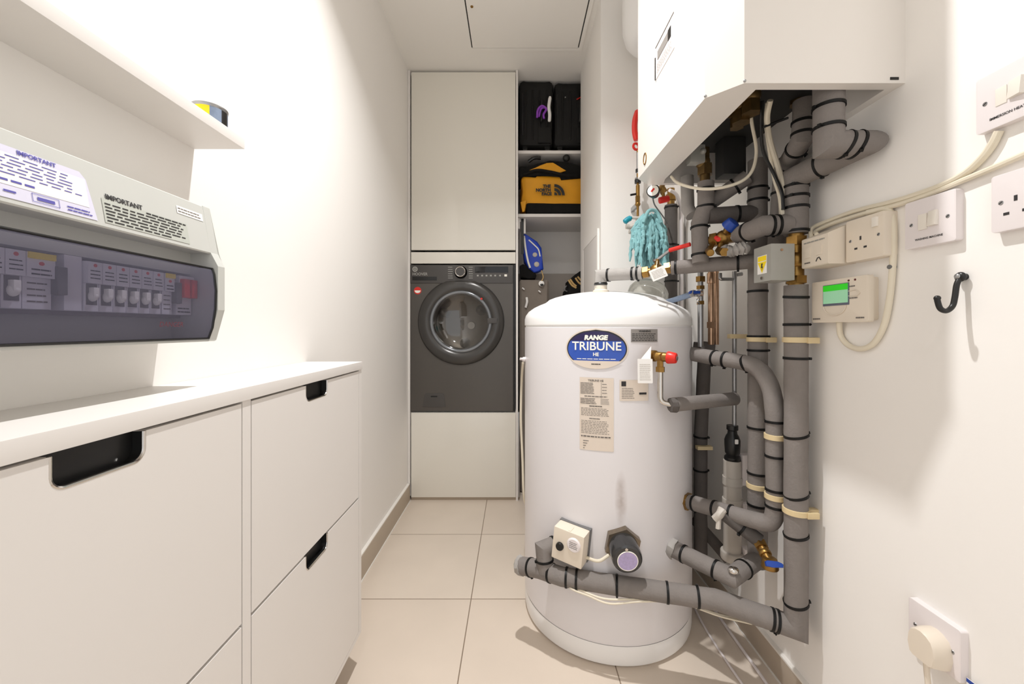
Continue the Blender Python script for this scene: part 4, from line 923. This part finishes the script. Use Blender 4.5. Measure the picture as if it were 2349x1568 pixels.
# tundish and waste
Yw = 1.235
t = thing('waste_pipe', 'pale grey plastic waste pipe with a black tundish between the risers', 'pipe', P(1680, 1285, Yw))
mz = lambda y: P(1680, y, Yw)
MB().lathe([(.024, -.0), (.024, .30)], frame(mz(1275), (0, 0, 1), (0, 1, 0)), 28).cyl(mz(1282), mz(1262), .034, n=32, bev=.004).cyl(mz(1262), mz(1055), .0255, n=28).cyl(mz(1165), mz(1142), .029, n=28, bev=.002).cyl(mz(1110), mz(1092), .028, n=28).build('pipe', GREYPL, t)
MB().box(mz(0).x + .02, mz(0).x + .052, Yw - .03, Yw - .005, mz(1168).z, mz(1148).z, .003).build('pipe_lug', WPLAS, t)
MB().box(mz(0).x + .022, mz(0).x + .05, Yw - .03, Yw - .005, mz(1276).z, mz(1248).z, .003).build('pipe_lug', WPLAS, t)
lab(MB().box(mz(0).x + .02, XR - .03, Yw - .02, Yw + .004, mz(1108).z, mz(1099).z, .001).box(.70, XR, Yw - .02, Yw + .01, mz(1100).z, mz(1040).z, .001).build('wall_bracket', WPLAS, t), 'white bracket')
lab(MB().lathe([(0, 0), (.021, 0), (.023, .004), (.023, .012), (.017, .018), (.021, .026), (.0225, .05), (.0225, .065), (.018, .078), (.014, .084), (.013, .094), (.0165, .097), (.0165, .110), (0, .110)], frame(mz(1056), (0, 0, 1), (0, 1, 0)), 32).build('tundish', BLACK, t), 'black plastic tundish')
lab(MB().prism(rrect(.010, .014, .002), frame(mz(1008) + V((0, -.0225, 0)), (0, -1, 0)), 0, .002).build('tundish_window', PAPER, t), 'small white window')
# dark pipes low behind
pipe('dark lagged pipe slanting low between the cylinder and the wall', [P(1592, 1190, 1.42), P(1672, 1282, 1.30)], .018, m=FOAMD)

# cables round the low pipe
def cable(label, pts, r=.003, m=CABLE, name='cable', n=8, k=6):
    o = MB().tube(spline(pts, k), r, n).build(name, m); return tag(o, label, 'cable', 'cables on the wall and round the pipes' if name == 'cable' else None)
cable('thin cream cable sagging below the low crossover pipe', [hit(1268, 1268) + V((0, -.006, 0)), P(1262, 1290, 1.205), P(1275, 1330, 1.165), P(1330, 1352, 1.112), P(1385, 1372, 1.085), P(1450, 1374, 1.075), P(1540, 1372, 1.072), P(1640, 1406, 1.05), P(1720, 1424, 1.03), P(1800, 1440, 1.0)], .0026)
cable('second cream cable hanging slightly lower below the crossover pipe', [hit(1300, 1296) + V((0, -.008, 0)), P(1296, 1312, 1.175), P(1305, 1345, 1.12), P(1350, 1366, 1.095), P(1400, 1384, 1.078), P(1470, 1379, 1.066), P(1560, 1382, 1.066), P(1650, 1412, 1.045), P(1725, 1430, 1.02)], .0026)
cable('white cable lying on the floor tiles beside the cylinder', [V((.635, 1.45, .004)), V((.618, 1.30, .004)), V((.618, 1.15, .004)), V((.627, 1.0, .004)), V((.640, .86, .004))], .0035, WPLAS)
cable('white cable lying along the foot of the right baseboard', [V((.690, 1.5, .005)), V((.688, 1.30, .005)), V((.688, 1.1, .005)), V((.682, .95, .005)), V((.678, .8, .005))], .0045, WPLAS)
cable('cream cable dropping down the shaded left side of the cylinder', [gl + V((-.012, .022, -.01)), P(1197, 870, 1.50), P(1195, 960, 1.52), P(1199, 1060, 1.52), P(1202, 1140, 1.52), P(1212, 1180, 1.58), V((.06, 1.66, .005))], .0045)

# ------------------------------------------------------------------ boiler
def boiler():
    x0, y0, y1, zb = .385, .752, 1.236, 1.438
    t = thing('wall_boiler', 'white wall-hung boiler with an open underside on the right wall', 'boiler', (.56, 1.0, zb))
    out = [(XR, y0), (.436, y0), (x0, .802), (x0, y1), (.436, 1.288), (XR, 1.288)]
    inn = [(XR - .02, y0 + .021), (.470, y0 + .021), (.470, .80), (.470, y1), (.478, 1.272), (XR - .02, 1.272)]
    c = MB().ring_prism(out, inn, Mx(), zb, 1.56).prism(out, Mx(), 1.56, 2.14)
    c.build('casing', FLAME, t, False)
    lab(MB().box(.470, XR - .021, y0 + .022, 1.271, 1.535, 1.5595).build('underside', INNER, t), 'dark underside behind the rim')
    lab(MB().box(.612, .678, 1.16, 1.21, 1.425, 1.534, .003).build('condensate_housing', INNER, t), 'dark housing')
    # fascia on the aisle face
    fz = frame((x0, 1.0165, 1.6915), (-1, 0, 0))
    d = MB().prism(rrect(.126, .088, .003), fz, -.004, .0012, .0006).build('control_fascia', WPLAS, t)
    M = lambda u0, u1, v0, v1, dd=.0022: MB().box(u0, u1, v0, v1, .001, dd, M=fz)
    sgn = 1
    lab(M(-.064, -.0605, -.044, .016, .003).build('fascia_edge', BLACK, d), 'dark left edge bar of the fascia')  # black bar along the left edge of the fascia
    lab(M(-.062, .062, .0415, .0435).build('fascia_line', INKG, d), 'grey top line')
    lab(M(-.045, .026, .0, .022).build('display', LABG, d), 'grey display'); lab(M(.026, .044, -.002, .024).build('display_end', BLACK, d), 'black end of display')
    para(MB(), lambda u, v: fz @ V((u, v, .0024)), -.05, .05, .026, .039, 3, .25, 5, .05, .12).build('print', GREYM, d)
    para(MB(), lambda u, v: fz @ V((u, v, .0024)), -.05, .05, -.035, -.008, 4, .25, 6, .05, .1).build('button_print', GREYM, d)
    lab(MB().torus((x0 - .001, 1.168, 1.472), (-1, 0, 0), .016, .0016, 28, 6, .75).build('badge_ring', BRASS, t), 'oval brass ring')
    for (x, y) in ((.4365, .7517), (x0 + .0005, .801), ): MB().ball((x, y, zb + .004), .0028).build('rivet', STEEL, t)
    lab(MB().box(.712, .728, y0 - .001, y0 + .002, zb + .006, zb + .011, M=None).build('slot', BLACK, t), 'dark slot')
    for px, py, Y, s in ((1700, 262, .95, 1), (1722, 240, .92, 1), (1830, 222, .98, .9), (1690, 278, 1.0, .8)):
        p = P(px, py, Y)
        v = MB().cyl(p + V((0, 0, -.02 * s)), (p.x, p.y, 1.534), .012 * s, n=18).cyl(p + V((0, 0, -.022 * s)), p + V((0, 0, .006)), .021 * s, n=6).ball(p + V((0, 0, .02)), .022 * s).cyl(p + V((0, 0, .018)), p + V((-.04 * s, -.01, .012)), .011 * s)
        lab(v.build('brass_valve', BRASS_SHADE, t), 'brass connection valve')
    p = P(1603, 352, 1.13)
    lab(MB().cyl(p + V((-.015, 0, -.02)), (p.x - .015, p.y, 1.534), .013).box(p.x - .03, p.x + .012, p.y - .015, p.y + .015, p.z - .03, p.z + .02, .004).ball(p + V((.005, -.014, 0)), .009).build('grey_valve', GREYM, t), 'grey metal valve')
boiler()
cable('cream cable looping under the boiler from front to back', [P(1540, 405, 1.18), P(1556, 420, 1.14), P(1600, 432, 1.10), P(1650, 431, 1.07), P(1700, 416, 1.05), P(1726, 390, 1.04), P(1735, 345, 1.03), P(1726, 290, 1.0), P(1722, 262, .98)], .0042)
cable('cream cable running down from the boiler beside the black one', [P(1767, 230, .90), P(1760, 270, .93), P(1766, 320, .98), P(1784, 380, 1.0), P(1795, 422, .985), P(1793, 470, .985), P(1797, 492, .985)], .0062)
cable('thinner cream cable behind the pair under the boiler', [P(1760, 235, .94), P(1757, 280, .97), P(1764, 340, 1.0), P(1776, 410, 1.01), P(1788, 450, 1.0), P(1792, 500, 1.0)], .0042)
cable('black cable running down from the boiler among the cream ones', [P(1748, 232, .92), P(1746, 290, .95), P(1752, 350, .98), P(1776, 400, .99), P(1793, 440, .975), P(1797, 480, .97)], .0040, BLACK)
tag(MB().tube([P(1749, 292, .945), P(1808, 270, .93)], .003, 8).build('cable_tie', BLACK), 'long black cable tie strapped across the cables under the boiler', 'cable tie')

# ------------------------------------------------------------------ behind the boiler: vessel, gauge, mop
t = thing('expansion_vessel', 'rounded white vessel half hidden behind the boiler', 'vessel', P(1483, 110, 1.55))
vc = P(1486, 22, 1.55)
MB().lathe([(0, -.165), (.035, -.162), (.065, -.148), (.085, -.12), (.095, -.08), (.097, 0), (.095, .08), (.08, .13), (.04, .16), (0, .165)], Mx.Translation(vc), 48).build('body', CAP, t)
lab(MB().cyl(vc + V((-.03, -.055, -.135)), vc + V((-.032, -.062, -.172)), .020, n=20, bev=.003).build('valve_cap', BLACK, t), 'black cap')
MB().box(vc.x - .02, vc.x + .02, vc.y + .09, 1.739, vc.z - .02, vc.z + .02).build('bracket', STEEL, t)
t = thing('service_valve', 'slim brass and black service valve with a black lever on the boxed corner', 'valve', P(1463, 490, 1.66))
q = lambda y, x=1463: P(x, y, 1.66)
MB().cyl(q(495), q(345), .005, n=14).cyl(q(470), q(450), .010, n=6).cyl(q(452), q(425), .008).ball(q(468), .011).build('stem', BRASS, t)
MB().cyl(q(350), q(398), .0055, n=12).cyl(q(418), q(408), .012, n=6).build('fitting', STEEL, t)
lab(MB().tube([q(444), q(447, 1446)], .0045, 8).cyl(q(420), q(412), .013).cyl(q(395), q(388), .009).build('lever', BLACK, t), 'black lever')
MB().box(q(470).x - .006, q(470).x + .006, 1.66, 1.739, q(474).z, q(464).z).build('wall_stay', STEEL, t)
t = thing('red_strap', 'red plastic strap looped on the slim valve beside the boiler', 'strap', q(390))
MB().tube(spline([q(252, 1464), q(275, 1457), q(300, 1456), q(322, 1460)]), .012, 10, rad=[.5] + [1] * 17 + [.8]).torus(q(336, 1459), (.3, -1, 0), .013, .005, 20, 8).tube([q(352, 1464), q(392, 1465)], .006, 10).build('strap', RED, t)
t = thing('pressure_gauge', 'small round white pressure gauge with a red needle under the boiler corner', 'gauge', P(1498, 437, 1.30))
Mg = frame(P(1498, 437, 1.30), (-.45, -.85, .05))
MB().lathe([(0, -.030), (.016, -.030), (.020, -.012), (.021, 0), (.018, .001), (0, .001)], Mg, 32).build('case', BLACK, t)
lab(MB().lathe([(.0175, .0012), (0, .0014)], Mg, 32).build('dial', WHITEI, t), 'white dial')
lab(MB().box(-.006, .007, -.0015, .0045, .0016, .0024, M=Mg @ Mx.Rotation(.8, 4, 'Z')).build('needle', RED, t), 'red needle')
MB().tube(spline([Mg @ V((0, 0, -.028)), P(1518, 428, 1.36), P(1523, 420, 1.38), P(1545, 400, 1.32)]), .008, 10).cyl(P(1516, 430, 1.35), P(1524, 442, 1.35), .012, n=6).build('stem', BRASS, t)
lab(MB().cyl(P(1512, 460, 1.34), P(1534, 455, 1.34), .011, n=16, bev=.002).build('red_cap', RED, t), 'red cap below the gauge')
MB().tube([P(1523, 457, 1.345), P(1520, 436, 1.35)], .006, 8).build('cap_pipe', BRASS, t)
cable('thin dark capillary tube curving down from the gauge', [P(1497, 452, 1.335), P(1502, 470, 1.40), P(1515, 488, 1.5), P(1527, 505, 1.6), P(1530, 512, 1.64)], .0025, ZINC, 'capillary_tube')
plain('white corner conduit pipe curving in from under the boiler', [P(1536, 436, 1.59), P(1551, 443, 1.61), P(1562.5, 472, 1.663), V((P(1562.5, 472, 1.663).x, 1.663, .081))], .007, WPLAS, 'conduit_pipe', .03, 'conduit')
tag(MB().box(.70, .735, 1.715, 1.7395, 0, CEIL - .004, .002).build('trunking', WALL), 'slim white trunking running up the far corner', 'trunking')
t = thing('mop_head', 'teal chenille mop head hanging behind the ball valve', 'mop', P(1488, 610, 1.58))
m = MB(); top = P(1488, 497, 1.575); rd = random.Random(3)
for k in range(95):
    a = rd.uniform(0, 2 * PI); rr = rd.uniform(.012, .078); ln = rd.uniform(.05, .20)
    o = top + V((math.cos(a) * rr * .35, math.sin(a) * rr * .25, rd.uniform(-.02, .012)))
    e1 = top + V((math.cos(a) * rr * .9, math.sin(a) * rr * .42, -.025 - ln * .3)); e2 = top + V((math.cos(a) * rr * 1.0 + rd.uniform(-.01, .01), math.sin(a) * rr * .5 + rd.uniform(-.008, .008), -.03 - ln))
    L = spline([o, e1, (e1 + e2) / 2 + V((rd.uniform(-.006, .006), rd.uniform(-.006, .006), 0)), e2], 4)
    m.tube(L, .0062, 7, rad=[.6, .8, 1.3, .8, 1.35, .8, 1.35, .8, 1.35, .8, 1.3, .9, .5])
o = m.jitter(.004, 70).build('strands', TEAL, t); o['kind'] = 'stuff'
lab(MB().tube(spline([top + V((-.03, -.03, -.03)), top + V((-.012, -.035, .012)), top + V((.02, -.03, .012)), top + V((.04, -.03, -.03))]), .007, 8).build('loop', TEAL, t), 'teal hanging loop')
MB().tube([top, top + V((0, .06, .02)), V((top.x, 1.739, top.z + .02))], .006, 8).build('hanger', STEEL, t)
t = thing('duster_handle', 'teal and white duster handle poking out left of the mop head', 'duster', P(1445, 510, 1.60))
lab(MB().tube(spline([P(1432, 510, 1.6), P(1440, 503, 1.6), P(1449, 499, 1.6)]), .011, 12, rad=[.6] + [1] * 10 + [.6]).build('grip', TEALD, t), 'teal tip')
MB().tube(spline([P(1436, 519, 1.6), P(1446, 520, 1.6), P(1462, 514, 1.59)]), .010, 12).tube(spline([P(1443, 531, 1.6), P(1452, 532, 1.6), P(1464, 526, 1.59)]), .009, 12).tube([P(1449, 499, 1.6), P(1475, 500, 1.585)], .006, 8).build('stem', GREYPL, t)
# clear globe on the tank's back shoulder
t = thing('glass_bowl', 'clear upturned glass bowl on the back of the cylinder top', 'bowl', P(1484, 690, 1.52))
gd = V((.183, .087, 0)).normalized(); gn = (gd * .36 + V((0, 0, 1))).normalized()
Mgl = frame(V((TC.x, TC.y, 0)) + gd * .196 + V((0, 0, 1.083)), gn)
MB().lathe([(.072, 0), (.0745, .015), (.072, .035), (.060, .054), (.042, .066), (.02, .073), (0, .075)], Mgl, 48).build('bowl', GLASS, t)
MB().lathe([(.0705, -.0015), (.0735, 0), (.0705, .0015)], Mgl, 48).build('rim', GLASS, t)

# ------------------------------------------------------------------ sockets, switches and controls on the right wall
def RW(y, z, x=.729):
    """plate frame on the right wall: u = toward the viewer's right (smaller y), v up, n out of the wall"""
    return Mx(((0, 0, -1, x), (-1, 0, 0, y), (0, 1, 0, z), (0, 0, 0, 1)))
def plate(name, label, cat, y, z, dep=.013, sz=.086, wd=None, m=WPLAS, group=None):
    t = thing(name, label, cat, (XR, y, z), group or {'switch': 'fused switches on the right wall', 'socket': 'sockets on the right wall'}[cat]); M = RW(y, z, XR - dep)
    MB().prism(rrect(wd or sz, sz, .004), M, -dep, 0, .002).build('face_plate', m, t)
    for u in (-.030 if not wd else -.032, .030 if not wd else .032):
        sc = MB().lathe([(0, .0006), (.0030, .0006), (.0034, 0)], M @ Mx.Translation((u * 1.02, 0, 0)), 14).build('screw', STEEL, t)
        MB().box(-.0026, .0026, -.0006, .0006, .0005, .0009, M=M @ Mx.Translation((u * 1.02, 0, 0)) @ Mx.Rotation(.6, 4, 'Z')).build('screw_slot', INK, sc)
    return t, M
def rocker(t, M, u, v, w_, h_, ang):
    R = M @ Mx.Translation((u, v, .001)) @ Mx.Rotation(math.radians(ang), 4, 'Y') @ Mx.Rotation(math.radians(-6 if ang else 0), 4, 'X')
    return MB().box(-w_ / 2, w_ / 2, -h_ / 2, h_ / 2, -.004, .0035, .0012, M=R).build('switch_rocker', SWITCHM, t)
def pins(t, M, u, v, k=1):
    MB().box(u - .002, u + .002, v + .006, v + .014, -.004, .0004, M=M).build('earth_slot', INK, t)
    for du in (-.011, .011): MB().box(u + du - .0035, u + du + .0035, v - .012, v - .008, -.004, .0004, M=M).build('pin_slot', INK, t)
t, M = plate('fused_switch', 'white fused switch marked for the washing machine, above the black hook', 'switch', .697, 1.162)
MB().box(-.017, -.002, -.013, .015, -.003, .002, .0008, M=M).build('fuse_holder', SWITCHM, t); rocker(t, M, .0085, .003, .015, .026, -5)
lab(MB().mesh2d(text2d('WASHING MACHINE', .0050, bold=.0001), lambda u, v: M @ V((u, -.029 + v, .0006))).build('lettering', INK, t), 'black lettering')
t, M = plate('fused_switch', 'white fused switch marked for the immersion heater, highest on the right wall', 'switch', .583, 1.320)
MB().box(-.017, -.003, -.012, .014, -.003, .001, .0006, M=M).build('fuse_holder', SWITCHM, t); rocker(t, M, .0085, .003, .018, .026, -12)
lab(MB().mesh2d(text2d('IMMERSION HEATER', .0054, bold=.0001), lambda u, v: M @ V((u, -.028 + v, .0006))).build('lettering', INK, t), 'black lettering')
t, M = plate('wall_socket', 'white empty socket cut by the right picture edge under the cable', 'socket', .563, 1.161)
pins(t, M, -.013, -.008); rocker(t, M, .022, .026, .010, .018, 0)
t, M = plate('wall_socket', 'cream empty socket beside the small control box', 'socket', .8115, 1.158, .026, .088, .089, CREAM)
pins(t, M, -.008, -.008); rocker(t, M, .027, .026, .011, .019, 0)
t, M = plate('wall_socket', 'white socket with a cream plug pushed in, lowest on the right wall', 'socket', .690, .436)
t = thing('power_plug', 'cream plug pushed into the lowest socket', 'plug', (.71, .70, .43))
Mp = RW(.684, .427, .729)
pl = [(-.024, .010), (-.020, .020), (-.010, .027), (.0, .029), (.010, .027), (.020, .020), (.024, .010), (.026, -.008), (.022, -.026), (.016, -.030), (-.016, -.030), (-.022, -.026), (-.026, -.008)]
b = MB(); rows = [[b.bm.verts.new(Mp @ V((x * k, y_ * k, d))) for x, y_ in pl] for k, d in ((1.0, 0.0), (1.0, .010), (.97, .014), (.90, .027), (.84, .0295), (.0, .030))]
for a_, c_ in zip(rows, rows[1:]):
    for i in range(len(pl)): b.bm.faces.new([a_[i], a_[(i + 1) % len(pl)], c_[(i + 1) % len(pl)], c_[i]])
bmesh.ops.remove_doubles(b.bm, verts=b.bm.verts[:], dist=1e-5)
b.build('body', CREAM, t)
MB().tube(spline([Mp @ V((-.004, -.024, .014)), Mp @ V((-.004, -.045, .014)), Mp @ V((.0, -.10, .013)), Mp @ V((.006, -.24, .012)), Mp @ V((.0, -.40, .008))]), .0042, 10, rad=[1.8, 1.7, 1.5, 1.3, 1.1] + [1] * 25).build('cord', CREAM, t)
t = thing('paper_card', 'white card with a blue edge tucked beside the lowest socket', 'card', (XR - .002, .60, .33))
MB().box(.7345, .7355, .56, .6445, .33, .4065).build('card', PAPER, t)
lab(MB().box(.7342, .7345, .63, .6445, .4005, .4065).build('blue_corner', BLUE, t), 'blue corner')
MB().box(.7341, .7345, .60, .63, .375, .385).build('card_print', INKG, t)
MB().box(.7355, XR, .58, .62, .35, .37).build('pad', PAPER, t)
# control box next to the socket
t = thing('control_box', 'small cream wiring control box next to the empty cream socket', 'control box', (XR, .90, 1.115))
Mq = Mx(((1, 0, 0, 0), (0, 0, 1, 0), (0, 1, 0, 0), (0, 0, 0, 1)))
MB().prism([(XR, 1.114), (XR, 1.204), (.735, 1.204), (.682, 1.182), (.680, 1.180), (.680, 1.116), (.682, 1.114)], Mq, .8605, .9385).build('case', CREAM, t, False)
Mf = RW(.8995, 1.148, .680)
para(MB(), lambda u, v: Mf @ V((u, v, .0006)), -.032, .03, .020, .026, 1, .5, 3, .1, .25).build('print', GREYM, t)
para(MB(), lambda u, v: Mf @ V((u, v, .0006)), -.03, -.012, -.026, -.021, 1, .6, 4, .3, .5).build('maker_print', INKG, t)
MB().tube([Mf @ V((u, v, .0008)) for u, v in ((.006, -.024), (.010, -.017), (.015, -.016), (.020, -.023))], .0009, 6).build('tick_mark', INK, t)
MB().box(-.028, -.012, -.012, .012, 0, .0012, M=Mf).box(.006, .022, -.010, .014, 0, .0012, M=Mf).build('button', CREAM, t)
# programmer
t = thing('heating_programmer', 'cream heating programmer with a lit green screen', 'programmer', (XR, .877, .986))
Mh = RW(.877, 1.0345, .714)
MB().prism(rrect(.152, .096, .004), Mh, -.012, 0, .003).build('case', CREAM, t)
MB().prism(rrect(.140, .088, .004), Mh, -.027, -.012).build('back_plate', CREAM, t)
def U(y): return .877 - y
b = MB().box(U(.9165), U(.8455), -.0105, .037, 0, .0015, .001, M=Mh).build('screen_bezel', GREYB, t)
lab(MB().box(U(.9145), U(.8475), -.0055, .0355, .001, .0022, M=Mh).build('screen', SCREEN, b), 'pale green screen')
lab(MB().box(U(.9145), U(.8475), .0225, .0355, .001, .0024, M=Mh).build('screen_strip', SCREENT, b), 'bright green strip')
MB().tube([Mh @ V((U(.884) + .030 * math.cos(a), -.012 + .020 * math.sin(a), .0012)) for a in [PI + PI * i / 12 for i in range(13)]], .0012, 6).build('button_arc', CREAM, t)
for k, u in enumerate((.030, .046)): lab(MB().cyl(Mh @ V((u, .041, -.001)), Mh @ V((u, .041, .001)), .0022, n=12).build('indicator', mat('dark_red_lamp', '5a1a14', .4, var=0), t), 'dark red indicator')
tx = MB(); fm = lambda u, v: Mh @ V((u, v, .0008))
para(tx, fm, .028, .046, .026, .030, 1, .6, 2, .2, .4); para(tx, fm, .026, .052, .001, .005, 1, .6, 3, .15, .3); para(tx, fm, -.071, -.048, -.041, -.037, 1, .8, 4, .2, .3); para(tx, fm, .048, .068, -.041, -.037, 1, .7, 5, .2, .3)
tx.build('print', INKG, t)
MB().tube([Mh @ V((u, v, .001)) for u, v in ((.028, .018), (.048, .020), (.058, .012), (.050, .006), (.030, .008))], .0008, 6).build('flap_line', CREAM, t)
# hook
t = thing('coat_hook', 'black metal coat hook screwed to the right wall', 'hook', (.735, .652, 1.0))
MB().tube(spline([(.733, .652, 1.058), (.727, .652, 1.045), (.724, .652, 1.025), (.720, .652, 1.010), (.710, .652, 1.002), (.700, .652, 1.006), (.6955, .652, 1.018), (.6950, .652, 1.024)]), .0040, 12).cyl((XR, .652, 1.058), (.733, .652, 1.058), .0055).ball((.695, .652, 1.023), .0046).ball((.733, .652, 1.058), .0082, (.6, 1, 1)).build('hook', BLACK, t)
lab(MB().ball((.7275, .652, 1.059), .0045, (.5, 1, 1)).build('screw', STEEL, t), 'bright screw head')
# cream surface cables
W1 = lambda px, py, x=.7345: PX(px, py, x)
cable('upper cream cable along the right wall up to the immersion switch', [V((.70, .935, 1.186)), W1(1862, 524, .722), W1(1900, 506, .731), W1(1960, 484), W1(2040, 464), W1(2100, 446), W1(2160, 424), W1(2215, 395), W1(2255, 358), W1(2278, 325), W1(2290, 300)], .0048, k=8)
cable('lower cream cable along the right wall running out of the picture', [V((.705, .925, 1.192)), W1(1872, 530, .726), W1(1910, 512, .731), W1(1980, 490), W1(2060, 469), W1(2140, 442), W1(2210, 413), W1(2280, 384), W1(2349, 354), W1(2450, 310), W1(2600, 245)], .0046, k=8)
cable('thin cream cable rising to the immersion switch beside the upper one', [W1(2130, 441, .7365), W1(2200, 409, .7365), W1(2240, 380, .736), W1(2275, 340, .736), W1(2296, 300, .736)], .0038, k=8)
t = thing('looped_cable', 'cream double cable looping round to the bottom of the green-screen programmer', 'cable', W1(1975, 800))
MB().tube(spline([W1(1990, 487, .730), W1(2030, 479), W1(2045, 492), W1(2050, 540), W1(2047, 620), W1(2040, 690), W1(2027, 748), W1(2003, 788), W1(1972, 800), W1(1944, 790), W1(1928, 768), PX(1925, 738, .728)], 8), .0056, 12).build('cable', CABLE, t)
lab(MB().cyl(V((.740, .771, W1(2052, 611).z)), V((.727, .771, W1(2052, 611).z)), .0042, n=14, bev=.001).build('cable_clip', ZINC, t), 'grey nail of the cable clip')
